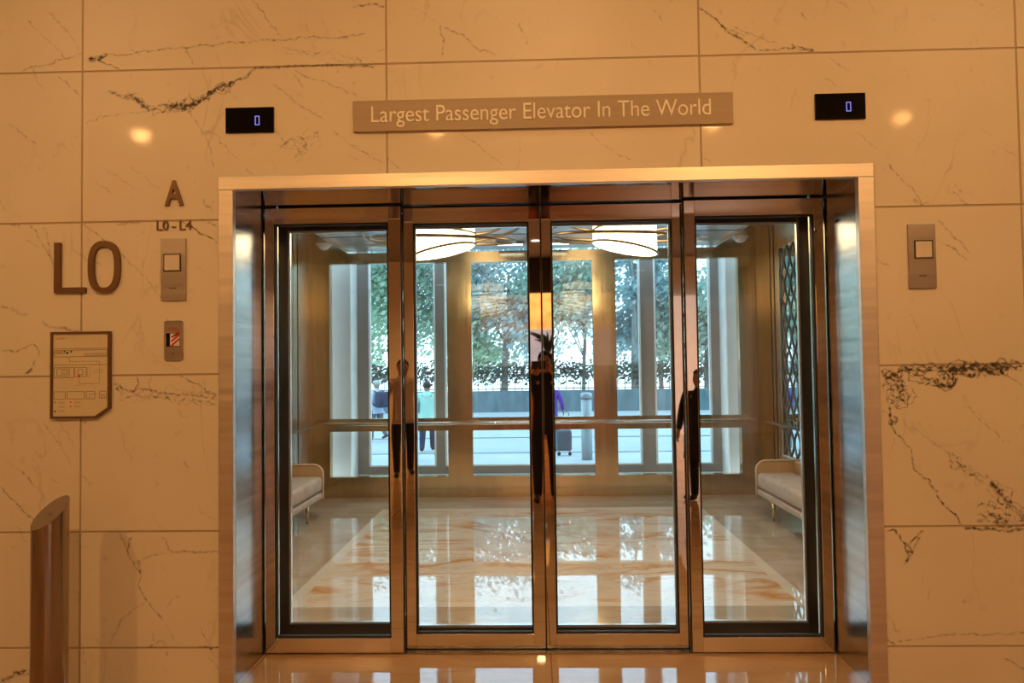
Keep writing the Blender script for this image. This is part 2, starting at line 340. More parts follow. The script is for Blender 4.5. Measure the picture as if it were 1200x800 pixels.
for pts, w, d, *r in [
  ([(20,88),(28,82),(55,76),(65,70),(78,69),(97,63)], 3, .55), ([(33,22),(50,43),(70,60),(77,69)], 2.5, .35), ([(55,10),(68,25),(80,38),(92,60)], 3, .28),
  ([(102,69),(115,70),(122,67),(130,63),(155,63),(190,58),(235,52),(290,50),(330,47),(360,44),(390,45),(430,40)], 3, .6),
  ([(102,69),(112,71),(122,67)], 6, 1.), ([(104,68),(118,70)], 5, 1.), ([(113,70),(128,76),(142,82)], 2.6, .75), ([(68,89),(80,100),(97,117)], 2.4, .6),
  ([(125,108),(140,112),(155,115),(165,122),(175,130)], 5, .8), ([(140,111),(158,113),(168,124),(178,131)], 4, .6),
  ([(190,122),(205,124),(215,124),(230,120),(245,108),(262,100),(285,92),(300,80),(330,79)], 5, .9), ([(100,145),(115,138),(150,132),(175,130),(205,126)], 2.5, .4),
  ([(215,125),(235,150),(248,175),(250,200)], 3, .3), ([(330,79),(370,77),(400,76),(440,80)], 4, .7), ([(345,82),(370,93),(400,103),(430,116)], 2.5, .5),
  ([(320,98),(345,120),(380,142)], 3, .4), ([(320,150),(340,168)], 3, .3), ([(390,152),(420,175),(450,192)], 2.4, .35), ([(213,53),(222,65),(227,78)], 3, .35),
  ([(295,0),(310,15),(328,42)], 2.6, .6), ([(413,9),(430,5),(452,6)], 3.4, .7), ([(517,28),(520,45),(518,66)], 2.6, .7), ([(520,32),(545,45),(560,58),(582,66)], 3, .6), ([(440,60),(452,58)], 3, .5),
  ([(818,8),(835,20),(850,35),(870,46),(888,59)], 3.4, .8), ([(888,59),(910,59),(935,55),(955,60)], 3.2, .75), ([(845,28),(860,36),(875,42)], 3, .4), ([(860,30),(885,42),(910,50)], 2.4, .4), ([(925,52),(940,58),(955,58)], 5, .6),
  ([(938,12),(945,25)], 3, .4), ([(970,65),(985,78),(997,83)], 3, .4), ([(965,90),(980,102)], 2.4, .45), ([(540,155),(565,175),(590,196)], 2.2, .4), ([(690,155),(715,175),(742,188)], 2.2, .4), ([(452,185),(470,200)], 2.4, .5), ([(823,184),(838,196)], 2.2, .5),
  ([(1005,155),(1028,175)], 2.6, .4), ([(1040,190),(1055,208),(1072,225),(1080,238)], 2.6, .6), ([(1070,232),(1080,240),(1090,238)], 4, .6), ([(1118,215),(1128,228)], 3, .35),
  ([(1098,258),(1115,275),(1130,290),(1138,300)], 3, .5), ([(1108,285),(1122,295),(1136,304)], 2.6, .5),
  ([(35,263),(45,278),(52,290),(58,300)], 2.8, .6), ([(50,263),(57,285),(62,315)], 2.6, .6), ([(97,262),(110,272),(120,280),(145,300),(160,315),(178,335),(190,352)], 2.4, .5), ([(212,258),(232,270),(240,275),(258,287)], 3, .85), ([(235,257),(258,266)], 2.4, .6),
  ([(135,262),(150,261),(165,262)], 5, .5), ([(10,263),(25,266)], 4, .5), ([(110,212),(125,220),(133,228)], 3, .35), ([(238,232),(240,240),(250,250)], 4, .4),
  ([(0,358),(20,365),(33,370)], 5, .45), ([(50,375),(60,384),(80,387),(95,387)], 4, .5), ([(0,412),(25,409),(38,403),(46,415),(40,428),(28,438)], 3, .65), ([(30,437),(40,432)], 6, .7),
  ([(133,450),(150,458),(165,455),(185,460),(220,462),(258,470)], 3.2, .5), ([(160,440),(163,450),(155,458)], 3, .6), ([(177,440),(175,452),(180,460)], 3, .45), ([(210,440),(225,448),(240,455),(247,462),(258,460)], 3.2, .7), ([(138,468),(160,463),(190,466),(230,468),(258,473)], 3, .45), ([(136,452),(142,462),(140,467)], 3, .5),
  ([(0,570),(10,580),(20,590),(33,604),(45,612)], 2.8, .8), ([(50,495),(62,510),(70,525)], 3, .35), ([(95,555),(108,568)], 2.6, .4), ([(60,560),(70,565)], 3, .3), ([(215,540),(222,552)], 4, .3),
  ([(140,625),(148,640),(150,648)], 3, .5), ([(155,625),(150,645),(158,664),(166,675),(164,690),(172,705),(180,715),(190,725)], 3, .6), ([(165,655),(180,650),(195,648)], 2.6, .6), ([(164,655),(163,672)], 6, .6), ([(190,628),(197,643),(215,645),(230,648),(258,648)], 3, .7), ([(170,705),(155,715),(140,730),(128,755)], 4, .3), ([(195,712),(205,700),(212,700)], 3, .4), ([(185,718),(200,740),(208,756)], 2.6, .25), ([(172,757),(185,752),(195,755)], 3.4, .55), ([(232,757),(258,759)], 3.4, .9),
  ([(38,648),(43,660),(36,672)], 2.6, .6), ([(35,680),(42,668)], 3, .3), ([(195,762),(200,770)], 3, .4),
  ([(0,800),(12,795),(20,787),(33,789),(47,795)], 6, .8), ([(18,792),(30,785),(45,790)], 5, .8),
  ([(1040,472),(1043,482),(1045,495),(1050,508),(1060,518),(1068,530),(1070,545),(1078,555),(1090,563),(1098,575),(1105,590),(1113,598),(1120,603),(1127,615)], 3.2, 1.), 
  ([(1127,617),(1150,621),(1180,622),(1205,619)], 4.5, 1.), ([(1130,619),(1160,618),(1205,616)], 3, .9),
  ([(1155,555),(1163,568),(1172,577),(1187,590)], 5, .85), ([(1160,562),(1175,582),(1190,600),(1204,615)], 6, .5), ([(1065,432),(1064,445),(1072,447),(1090,450),(1105,456),(1117,450),(1122,440)], 3, 1.),
  ([(1118,540),(1125,544),(1133,549)], 3, .7), ([(1143,598),(1150,590),(1160,587),(1168,590),(1165,598)], 2.8, .8), ([(1142,612),(1155,608),(1170,612),(1182,612)], 5, .7), ([(1160,600),(1170,605),(1182,614)], 5, .6), ([(1030,478),(1042,486),(1050,490)], 2, .6),
  ([(1040,540),(1048,510)], 3, .2), ([(1145,490),(1160,502),(1178,518)], 3, .4), ([(1070,500),(1095,520),(1120,535)], 4, .22), ([(1175,436),(1190,445),(1200,452)], 2.6, .45),
  ([(1037,622),(1048,620),(1055,630),(1062,638),(1070,632),(1083,621)], 3.2, .9), ([(1060,636),(1066,652),(1060,660),(1070,645),(1080,628)], 4, .8), ([(1036,742),(1041,750),(1050,755)], 4, .8), ([(1052,752),(1075,749),(1110,743),(1150,744),(1204,740)], 3, .5), ([(1090,690),(1088,705)], 3, .4), ([(1130,700),(1128,708)], 4, .35), ([(1083,672),(1079,680)], 3, .3), ([(1175,772),(1190,778),(1200,785)], 3, .5)]:
    V(pts, w, d)
# tangled dark clouds of fine veins
V([(150,112),(165,117),(180,130),(205,124)], 2.5, .5, 4, 4, 2.5)
V([(195,124),(215,124),(235,118),(250,106),(275,95)], 2.5, .6, 5, 7, 2.2)
V([(205,126),(232,122)], 2.5, .6, 6, 6, 3)
V([(104,69),(120,69),(128,63)], 2, .6, 3, 4, 1.5)
V([(1034,440),(1050,440),(1065,433),(1100,432),(1150,431),(1198,429)], 2.6, .85, 4, 6, 1.5)
V([(1110,434),(1150,432),(1182,433)], 4, .9, 6, 8, 2)
V([(1034,440),(1045,437),(1052,450),(1064,462),(1058,470),(1042,474)], 2.2, .7, 5, 7, 4)
V([(1036,455),(1048,462),(1060,455),(1050,442)], 2.2, .6, 6, 7, 5)
V([(1062,433),(1078,440),(1092,447),(1110,452)], 2.2, .6, 5, 6, 4)
V([(1098,437),(1108,434),(1117,442),(1115,452),(1104,452),(1098,443)], 3, .8, 4, 7, 2)
V([(1044,488),(1050,497)], 4, .8, 4, 4, 2)
V([(1150,600),(1165,602),(1178,612)], 2.2, .5, 5, 8, 4)
V([(1160,565),(1182,588),(1200,610)], 2.2, .5, 5, 7, 3)
V([(1110,530),(1130,545),(1150,565)], 2.2, .35, 6, 6, 5)
V([(1062,640),(1070,648)], 2.5, .7, 4, 5, 2.5)
V([(135,455),(180,462),(255,468)], 2, .3, 6, 4, 3)
V([(330,60),(440,78)], 1.8, .25, 5, 3, 4)
V([(325,170),(360,160),(345,185)], 2.4, .3, 6, 5, 5)
for _ in range(230):   # scattered short diagonal flecks, running down to the right as in the slabs
    x, z = rnd.uniform(-4.2, 4.2), rnd.uniform(.1, 3.9); L = rnd.uniform(.03, .22); a = R(rnd.gauss(-47, 9)); P = [(x, z)]
    for k in range(3): P.append((P[-1][0]+cos(a)*L/3+rnd.gauss(0, .008), P[-1][1]+sin(a)*L/3+rnd.gauss(0, .008)))
    V(P, rnd.uniform(2, 4), rnd.uniform(.1, .38), 2, world=True)
base = len(wall.v); wall.v += VV
for f in VF: wall.f.append([base+i for i in f]); wall.m.append(2); wall.sm.append(False)
wo = wall.build('wall_front', [M['marble'], M['grout'], M['vein']], recalc=False)
ca = wo.data.attributes.new('vein', 'FLOAT', 'POINT')
ca.data.foreach_set('value', [0.]*base+VA)
struct(wo, 'cream marble panelled wall with dark veins around the elevator entrance', 'wall')

# ---------------------------------------------------------------- lobby shell
struct(MB().box(LW, RW, BACK, .0, -.05, 0, 0).box(XL, XR, 0, .70, -.05, 0, 0).build('floor', M['lobby_floor']), 'honey coloured polished marble floor in front of the elevator', 'floor')
struct(MB().box(LW, RW, BACK, .1, CEIL, CEIL+.1).build('ceiling', M['plaster']), 'warm plaster lobby ceiling', 'ceiling')
struct(MB().box(LW-.1, LW, BACK, .1, 0, CEIL).build('wall_left', M['marble']), 'cream marble lobby wall on the left', 'wall')
struct(MB().box(RW, RW+.1, BACK, .1, 0, CEIL).build('wall_right', M['marble']), 'cream marble lobby wall on the right', 'wall')
struct(MB().box(LW, RW, BACK-.1, BACK, 0, CEIL).build('wall_back', M['marble']), 'lobby wall opposite the elevator', 'wall')

# ---------------------------------------------------------------- steel door surround
s = empty('door_surround', (0, 0, 0), 'brushed steel casing and deep jambs framing the elevator entrance', 'door frame')
c = MB(); c.box(XL, XR, -.02, .02, IT, ZT)
c.build('casing_head', M['casing'], s, .003)
for x0, x1 in ((XL, IL), (IR, XR)): MB().box(x0, x1, -.02, .02, 0, IT).build('casing_side', M['casing'], s, .003)
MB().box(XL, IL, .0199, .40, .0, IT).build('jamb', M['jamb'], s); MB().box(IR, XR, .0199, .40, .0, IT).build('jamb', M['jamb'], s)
MB().box(XL, IL-.0, .40, .70, .001, IT).build('jamb_return', M['bronze_dark'], s); MB().box(IR, XR, .40, .70, .001, IT).build('jamb_return', M['bronze_dark'], s)
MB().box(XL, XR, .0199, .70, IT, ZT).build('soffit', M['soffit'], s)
MB().box(IR-.003, IR, .22, .27, 2.36, 2.375).build('maker_plate', M['gasket'], s)
th = MB().box(IL, IR, .40, .70, .001, .006); th.box(IL, IR, .449, .453, .006, .007, 1); th.box(IL, IR, .555, .558, .006, .007, 1)
tag(th.build('door_threshold', [M['jamb'], M['gasket']]), 'metal threshold strip under the sliding glass doors', 'threshold')

# ---------------------------------------------------------------- sliding door leaves
def leaf(x0, x1, y, sl, sr, name, label, group, cab=False, t=.042):
    "sl, sr: stile widths; mirror polished stiles, brushed rails, glass in a rubber bed"
    r = empty(name, ((x0+x1)/2, y+t/2, 0), label, 'elevator door', group)
    ox, oy = -(x0+x1)/2, -(y+t/2)
    z0, z1, zb, ztp = .010, 2.530, .092, 2.440
    fm = M['darkframe'] if cab else M['mirror']
    for a, b in ((x0, x0+sl), (x1-sr, x1)): MB().box(a+ox, b+ox, y+oy, y+t+oy, z0, z1).build('stile', fm, r, .002)
    for a, b in ((z0, zb), (ztp, z1)): MB().box(x0+sl+ox, x1-sr+ox, y+oy, y+t+oy, a, b).build('rail', M['darkframe'] if cab else M['rail'], r, .0015)
    MB().box(x0+ox-.0028, x0+ox-.0002, -.012, .012, z0, z1).box(x1+ox+.0002, x1+ox+.0028, -.012, .012, z0, z1).build('rubber_seal', M['gasket'], r)  # black strips added so the gaps between leaves read as dark
    g = .010
    k = MB(); gx0, gx1 = x0+sl+ox, x1-sr+ox
    for bx in ((gx0, gx0+g, zb, ztp), (gx1-g, gx1, zb, ztp), (gx0+g, gx1-g, zb, zb+g), (gx0+g, gx1-g, ztp-g, ztp)): k.box(bx[0], bx[1], -.012, .012, bx[2], bx[3])
    k.build('glazing_bead', M['edge'] if cab else M['gasket'], r)
    MB().box(gx0+g*.6, gx1-g*.6, -.004, .004, zb+g*.6, ztp-g*.6).build('glass_pane', M['glass'], r)
    return r
G1 = 'sliding glass landing doors'; G2 = 'inner cabin doors seen through the glass'
leaf(-1.604, -.823, .400, .052, .070, 'elevator_door', 'outer left sliding glass door leaf with polished steel frame', G1)
leaf(-.822, -.0255, .457, .062, .066, 'elevator_door', 'inner left sliding glass leaf closing at the centre line', G1)
leaf(-.0185, .789, .457, .054, .060, 'elevator_door', 'inner right sliding glass leaf closing at the centre line', G1)
leaf(.787, 1.564, .400, .060, .053, 'elevator_door', 'outer right sliding glass door leaf with polished steel frame', G1)
leaf(-1.604, -.822, .620, .058, .058, 'cabin_door', 'dark framed cabin door leaf behind the outer left glass leaf', G2, True)
leaf(-.830, -.024, .562, .058, .052, 'cabin_door', 'dark framed cabin door leaf behind the inner left glass leaf', G2, True)
leaf(-.020, .797, .562, .052, .058, 'cabin_door', 'dark framed cabin door leaf behind the inner right glass leaf', G2, True)
leaf(.789, 1.564, .620, .058, .058, 'cabin_door', 'dark framed cabin door leaf behind the outer right glass leaf', G2, True)

# ---------------------------------------------------------------- elevator cabin
CX0, CX1, CY0, CY1, CZ = -2.80, 2.74, .70, 5.23, 3.02
f = MB()
def fq(x0, x1, y0, y1, m): f.face([(x0, y0, 0), (x1, y0, 0), (x1, y1, 0), (x0, y1, 0)], m)
f.box(CX0, CX1, CY0, CY1+.0, -.05, -.001, 0)
bx = [CX0, -2.28, -2.14, -1.80, -1.71, 1.68, 1.77, 2.11, 2.25, CX1]; by = [CY0, .86, 1.0, 1.20, 1.29, 4.42, 4.51, 4.72, 4.86, CY1]
kinds = [0, 3, 0, 2, 1]
for i in range(9):
    for j in range(9):
        k = min(i, 8-i, j, 8-j); fq(bx[i], bx[i+1], by[j], by[j+1], {0: 0, 1: 3, 2: 0, 3: 2, 4: 1}[k])
fo = struct(f.build('floor_cabin', [M['cab_floor'], M['cab_panel'], M['cab_strip'], M['cab_band']], recalc=False), 'polished marble cabin floor with a pale orange-veined centre panel', 'floor')
# front return walls of the cabin
w = MB(); w.box(CX0-.06, XL, CY0, CY0+.06, 0, CZ).box(XR, CX1+.06, CY0, CY0+.06, 0, CZ).box(XL, XR, CY0, CY0+.06, IT, CZ)
struct(w.build('wall_cabin_front', M['bronze_dark']), 'bronze front return wall inside the elevator cabin', 'wall')
w = MB(); w.box(CX0-.06, CX0, CY0+.06, CY1, 0, CZ)
for y in (1.55, 2.4, 3.3, 4.45, 4.62): w.box(CX0, CX0+.006, y, y+.012, .1, CZ, 1)
struct(w.build('wall_cabin_left', [M['bronze_dark'], M['darkframe']]), 'bronze clad left side wall of the elevator cabin', 'wall')
w = MB(); w.box(CX1, CX1+.06, CY0+.06, CY1, 0, CZ)
for y in (4.80, 4.93): w.box(CX1-.006, CX1, y, y+.012, .1, CZ, 1)
struct(w.build('wall_cabin_right', [M['bronze_dark'], M['darkframe']]), 'bronze clad right side wall of the elevator cabin', 'wall')
# rear wall: bronze posts and bars around three tall openings
w = MB(); OX = [(-2.60, -1.136), (-.831, .665), (.946, 2.445)]
w.box(CX0-.06, CX1+.06, CY1, CY1+.12, 0, .25); w.box(CX0-.06, CX1+.06, CY1, CY1+.12, 2.89, CZ)
for a, b in ((CX0-.06, -2.60), (-1.136, -.831), (.665, .946), (2.445, CX1+.06)): w.box(a, b, CY1, CY1+.12, .25, 2.89)
for a, b in OX: w.box(a, b, CY1+.01, CY1+.11, .81, .965)
w.box(CX0, CX1, CY1-.012, CY1, 0, .10)
struct(w.build('wall_cabin_back', M['bronze']), 'bronze framed rear wall of the cabin with three glazed openings', 'wall')
for i, (a, b) in enumerate(OX):
    r = empty('window_%d' % (i+1), ((a+b)/2, CY1+.06, .25), ['glazed opening at the left of the cabin rear wall', 'glazed opening at the centre of the cabin rear wall', 'glazed opening at the right of the cabin rear wall'][i], 'window', None, 'structure')
    h = (b-a)/2
    for z0, z1 in ((.0, .56), (.715, 2.64)): MB().box(-h, h, -.004, .004, z0, z1).build('pane', M['glass'], r)
# cabin ceiling
w = MB(); w.box(CX0-.06, -2.36, CY0, CY1+.12, CZ, CZ+.1, 0); w.box(2.18, CX1+.06, CY0, CY1+.12, CZ, CZ+.1, 0); w.box(-2.36, 2.18, CY0, CY1+.12, CZ+.04, CZ+.1, 1)
for y in (2.0, 3.1, 4.3): w.box(-2.36, 2.18, y, y+.015, CZ+.034, CZ+.04, 2)
for x in (-1.2, .0, 1.1): w.box(x, x+.015, CY0, CY1, CZ+.034, CZ+.04, 2)
struct(w.build('ceiling_cabin', [M['bronze_dark'], M['ceil_white'], M['alu']]), 'grey lacquered cabin ceiling with a dark bronze border', 'ceiling')
# ceiling slots, domes
for x, lab in ((-.33, 'bright ceiling light slot near the left drum lamp'), (.22, 'bright ceiling light slot near the right drum lamp')):
    r = empty('ceiling_light', (x, 4.85, CZ+.034), lab, 'ceiling light', 'light slots in the cabin ceiling')
    MB().box(-.17, .17, -.06, .06, -.02, .0).build('housing', M['alu'], r); MB().box(-.15, .15, -.045, .045, -.026, -.02).build('diffuser', M['slot'], r)
for px, py, lab in ((381, 284, 'small white dome on the dark ceiling border at the left rear corner'), (866, 276, 'small white dome on the dark ceiling border at the right rear corner')):
    q = at(px, py, 4.5); x = q.x; r = empty('camera_dome', (x, 4.45, CZ), lab, 'camera', 'ceiling domes in the cabin')
    MB().tube([(0, 0, -.025), (0, 0, 0)], .085, 20).build('mount', M['white'], r); 
    b = MB(); b.tube([(0, 0, -.025), (0, 0, -.05), (0, 0, -.07), (0, 0, -.08)], [.075, .062, .04, .01], 20); b.build('dome', M['white'], r)
# handrails
def handrail(name, pts, brackets, wallv, label):
    r = empty('handrail', pts[0], label, 'handrail', 'handrails on the cabin walls'); o = Vector(pts[0])
    MB().tube([Vector(p)-o for p in pts], .019, 14).build('rail_tube', M['chrome'], r)
    for p in brackets:
        q = Vector(p)-o; MB().tube([q, q+Vector(wallv)], .010, 8).build('bracket', M['brass'], r)
ry = CY1-.085
handrail('h', [(-2.66, ry, .905), (2.60, ry, .905)], [(x, ry, .905) for x in (-2.6, -1.0, -.83, .66, .81, 2.5)], (0, .085, 0), 'long chrome handrail across the cabin rear wall')
handrail('h', [(CX0+.085, 1.2, .905), (CX0+.085, 4.95, .905)], [(CX0+.085, y, .905) for y in (1.5, 3., 4.85)], (-.085, 0, 0), 'chrome handrail on the left cabin side wall')
handrail('h', [(CX1-.085, 1.2, .905), (CX1-.085, 4.95, .905)], [(CX1-.085, y, .905) for y in (1.5, 3., 4.85)], (.085, 0, 0), 'chrome handrail on the right cabin side wall')
# mirror screens with looping lattice on the side walls
def lattice_screen(side, y0, y1, label):
    X = CX1 if side > 0 else CX0; r = empty('lattice_screen', (X, (y0+y1)/2, .57), label, 'screen'); h = (y1-y0)/2; H = 2.31
    MB().box(-side*.010, -side*.001, -h, h, 0, H).build('mirror_panel', M['mirrorglass'], r)
    b = MB()
    for bx_ in ((-h-.02, -h, 0, H), (h, h+.02, 0, H)): b.box(-side*.03, -side*.001, bx_[0], bx_[1], bx_[2], bx_[3])
    b.box(-side*.03, -side*.001, -h-.02, h+.02, -.02, 0); b.box(-side*.03, -side*.001, -h-.02, h+.02, H, H+.02); b.build('screen_frame', M['brass'], r)
    b = MB(); n = int(2*h/.18); 
    for k in range(n+1):
        for ph in (0, pi):
            pts = []
            for j in range(57):
                z = H*j/56; y = -h+.02+(2*h-.04)*(k/n)+.085*sin(2*pi*z/.58+ph)
                pts.append((-side*.016, max(-h, min(h, y)), z))
            b.tube(pts, .007, 5)
    b.build('lattice', M['lattice'], r)
lattice_screen(1, 1.5, 4.55, 'tall blue mirrored screen with looping lattice above the right bench')
lattice_screen(-1, 1.5, 4.35, 'tall mirrored lattice screen edge above the left bench')

# benches
def bench(side, xf, yfar, label):
    "bench against a side wall; xf = front edge x, yfar = far end"
    wallx = CX1 if side > 0 else CX0; r = empty('bench', ((wallx+xf)/2, yfar-1.05, 0), label, 'bench'); D = abs(wallx-xf)-.04; L = 2.1
    def X(u): return side*(D/2-u)   # u: 0 at wall .. D at front edge
    def shell(): # curved shell outline in the plane u,z
        out = []
        for i in range(9):
            a = i/8*pi/2; out.append((D-.10+.10*sin(a), .565-.10+.10*cos(a)))
        return out
    outl = [(0, .20), (0, .565)]+shell()+[(D, .20)]
    for y in (L/2-.05, -L/2):
        b = MB(); b.prism([(X(u), z) for u, z in outl], y, y+.05); b.build('armrest', M['fabric2'], r, .012, soft=True)
        b = MB(); b.tube([(X(u), y+.0, z+.003) for u, z in outl[1:]], .009, 8); b.build('piping', M['piping'], r)
    MB().box(X(0), X(.06), -L/2+.05, L/2-.05, .20, .565).build('backrest', M['fabric2'], r, .015, soft=True)
    MB().box(X(.06), X(D-.005), -L/2+.05, L/2-.05, .205, .275).build('seat_base', M['fabric'], r, .02, soft=True)
    MB().box(X(.065), X(D-.0), -L/2+.055, L/2-.055, .285, .445).build('seat_cushion', M['fabric'], r, .045, soft=True)
    for u in (.10, D-.07):
        for y in (L/2-.38, -L/2+.38):
            MB().tube([(X(u), y, .21), (X(u)-side*.0, y+.01, .002)], [.021, .010], 10).build('leg', M['brass'], r)
bench(-1, -2.33, 4.12, 'beige upholstered bench with curved tan arm on the left cabin wall')
bench(1, 2.24, 4.12, 'beige upholstered bench with curved tan arm below the lattice screen on the right')

# drum chandeliers with tilted hoops
def chandelier(x, side, label):
    y = 2.3; z0 = 2.53; r = empty('chandelier', (x, y, z0), label, 'chandelier', 'drum chandeliers in the cabin'); rad = .262
    n = 48; b = MB(); P0 = []; P1 = []
    for k in range(n):
        a = 2*pi*k/n; cx, cy = cos(a)*rad, sin(a)*rad
        P0.append((cx, cy, .03-side*cos(a)*.055)); P1.append((cx, cy, .40))
    for k in range(n): j = (k+1) % n; b.face([P0[k], P0[j], P1[j], P1[k]], 0, True)
    b.face(P0[::-1], 0); dr = b.build('lamp_drum', M['lampglow'], r, recalc=False)
    for rr, dz, tilt, ph, tube in ((.268, .035, -.21, 0, .010), (.268, .20, .10, .6, .009)):
        MB().tube([(cos(2*pi*k/40)*rr, sin(2*pi*k/40)*rr, dz+tilt*side*cos(2*pi*k/40+ph)*rr) for k in range(40)], tube, 8, closed=True).build('band', M['hoopm'], dr)
    for rr, dz, tilt, ph in ((.66, .21, .16, .3), (.60, .13, -.20, 1.2), (.50, .27, .10, 2.2)):
        a0 = pi*.15 if side > 0 else pi*-.35
        MB().tube([(cos(2*pi*k/60)*rr, sin(2*pi*k/60)*rr*.9, dz+tilt*cos(2*pi*k/60+ph)*rr*.5) for k in range(60)], .0075, 6, closed=True, ry=.014).build('hoop', M['hoopm'], r)
    MB().tube([(0, 0, .40), (0, 0, CZ-z0+.04)], .10, 20).build('stem', M['brass'], r)
chandelier(-.81, -1, 'glowing drum lamp with looping hoops, the left of the two')
chandelier(.695, 1, 'glowing drum lamp with looping hoops, the right of the two')

# ---------------------------------------------------------------- things on the entrance wall
def wbox(px0, py0, px1, py1):
    a, b = at(px0, py0, 0), at(px1, py1, 0); return min(a.x, b.x), max(a.x, b.x), min(a.z, b.z), max(a.z, b.z)
# displays
for x0, x1, z0, z1, dx, lab in ((-1.655, -1.402, 2.838, 2.970, -.082, 'black floor display reading 0 above the left end of the door'), (1.376, 1.627, 2.838, 2.970, .165, 'black floor display reading 0 above the right end of the door')):
    r = empty('floor_display', (x0, 0, z0), lab, 'display', 'floor displays above the elevator'); W, H = x1-x0, z1-z0
    MB().box(0, W, -.012, 0, 0, H).build('display_glass', M['black'], r, .001); dg_ = r.children[0]
    cx, cz, w2, h2, t = W*(.66 if dx < 0 else .66), H*.47, .012, .024, .0036
    MB().ring([(cx-w2, cz-h2), (cx+w2, cz-h2), (cx+w2, cz+h2), (cx-w2, cz+h2)], [(cx-w2+t, cz-h2+t), (cx+w2-t, cz-h2+t), (cx+w2-t, cz+h2-t), (cx-w2+t, cz+h2-t)], -.0135, -.0122).build('digit', M['lcd'], dg_)
# sign
r = empty('elevator_sign', (-.014, 0, 2.826), 'long bronze sign reading Largest Passenger Elevator In The World', 'sign')
MB().box(-.971, .971, -.022, 0, 0, .160).build('sign_plate', M['signplate'], r, .0015)
text_mesh('lettering', 'Largest Passenger Elevator In The World', .088, (-.008, -.025, .046), M['signtext'], r, width=1.735, offset=-.002)
# L0 wall letters
r = empty('level_sign', (-2.39, 0, 2.02), 'big dark bronze wall lettering reading L0', 'sign')
H = .262
MB().prism([(-.165, 0), (.0, 0), (.0, .027), (-.133, .027), (-.133, H), (-.165, H)], -.02, 0).build('letter', M['letter'], r, .001)
def sup(a, b, cx, cz, n=48, e=2.6): return [(cx+a*math.copysign(abs(cos(t))**(2/e), cos(t)), cz+b*math.copysign(abs(sin(t))**(2/e), sin(t))) for t in (2*pi*k/n for k in range(n))]
MB().ring(sup(.084, H/2+.004, .098, H/2), sup(.055, H/2-.023, .098, H/2), -.02, 0).build('letter', M['letter'], r)
r = empty('elevator_letter', (-1.926, 0, 2.47), 'dark bronze capital letter A above the call button', 'sign')
text_mesh('letter', 'A', .130, (0, -.008, 0), M['letter'], r, width=.097, offset=.022, depth=.014)
r = empty('floor_range_sign', (-1.928, 0, 2.338), 'small dark lettering reading L0 - L4 above the call button', 'sign')
for t_, x_, w_ in (('L0', -.061, .062), ('-', -.002, .020), ('L4', .061, .064)): text_mesh('letters' if t_ != '-' else 'dash', t_, .052, (x_, -.004, 0), M['letter'], r, width=w_, offset=.0, depth=.008)
# call plates
def call_plate(x0, x1, z0, z1, bx, bz, label):
    r = empty('call_button', ((x0+x1)/2, 0, z0), label, 'call button', 'call button plates'); h = (x1-x0)/2; H = z1-z0
    pl = MB().box(-h, h, -.014, 0, 0, H).build('plate', M['plate'], r, .001)
    b = MB(); b.ring([(bx-.046, bz-.046), (bx+.046, bz-.046), (bx+.046, bz+.046), (bx-.046, bz+.046)], [(bx-.042, bz-.042), (bx+.042, bz-.042), (bx+.042, bz+.042), (bx-.042, bz+.042)], -.0165, -.0145); b.build('button_rim', M['darkframe'], pl)
    MB().box(bx-.040, bx+.040, -.020, -.0145, bz-.040, bz+.040).build('button', M['button'], pl, .003)
    text_mesh('engraving', 'KONE', .010, (0, -.0146, H*.18), M['darkframe'], pl, width=.036, depth=.001)
call_plate(-1.994, -1.865, 1.972, 2.293, -.004, .195, 'steel call plate with square pale button under the A lettering')
call_plate(1.819, 1.953, 1.972, 2.295, .006, .195, 'steel call plate with square pale button right of the door')
# key switch plate
r = empty('key_panel', (-1.929, 0, 1.662), 'small rounded steel plate with a red striped screen under the call button', 'control panel')
def rr(w, h, rad, z0=0, n=6):
    P = []
    for cx, cz, a0 in ((w-rad, h-rad, 0), (-w+rad, h-rad, pi/2), (-w+rad, rad, pi), (w-rad, rad, 3*pi/2)):
        for k in range(n+1): a = a0+k/n*pi/2; P.append((cx+cos(a)*rad, z0+cz+sin(a)*rad))
    return P
MB().prism(rr(.048, .205, .012), -.012, 0).build('plate', M['plate'], r)
sn = MB().box(-.036, .034, -.0135, -.0122, .072, .140).build('screen', M['black'], r)
b = MB(); b.box(-.016, .034, -.0142, -.0137, .074, .138, 0)
for k in range(3): 
    z = .074+k*.022; b.prism([(-.016, z), (-.002, z), (.034, z+.020+.012), (.034, z+.032+.006 if k < 2 else .138), (.026, min(.138, z+.038))], -.0150, -.0143, 1)
b.build('striped_warning', [M['white'], M['red']], sn)
b = MB(); b.box(-.024, .022, -.0128, -.0122, .163, .166); b.box(-.034, .032, -.0128, -.0122, .153, .156); b.build('caption', M['red'], r)
MB().tube([(0, -.0135, .034), (0, -.0121, .034)], .0035, 10).build('keyhole', M['gasket'], r)
# evacuation map
r = empty('map_sign', (-2.413, 0, 1.370), 'cream floor map board with dark frame and a cut lower right corner', 'map')
W = .156; H = .447
po = [(-W, 0), (.083, 0), (W, .108*.5+.0), (W, H), (-W, H)]
po[2] = (W, .050+.0); t = .011
pi_ = [(-W+t, t), (.083-.004, t), (W-t, .050+.006), (W-t, H-t), (-W+t, H-t)]
MB().ring(po, pi_, -.022, 0).build('map_frame', M['letter'], r)
mf = MB().prism(pi_, -.014, -.001).build('map_face', M['paper'], r)
b = MB()
def ln(x0, z0, x1, z1, w=.0012, m=0):
    d = Vector((x1-x0, z1-z0)); nn = Vector((-d.y, d.x)).normalized()*w*.8
    b.face([(x0-nn.x, -.0146, z0-nn.y), (x1-nn.x, -.0146, z1-nn.y), (x1+nn.x, -.0146, z1+nn.y), (x0+nn.x, -.0146, z0+nn.y)], m)
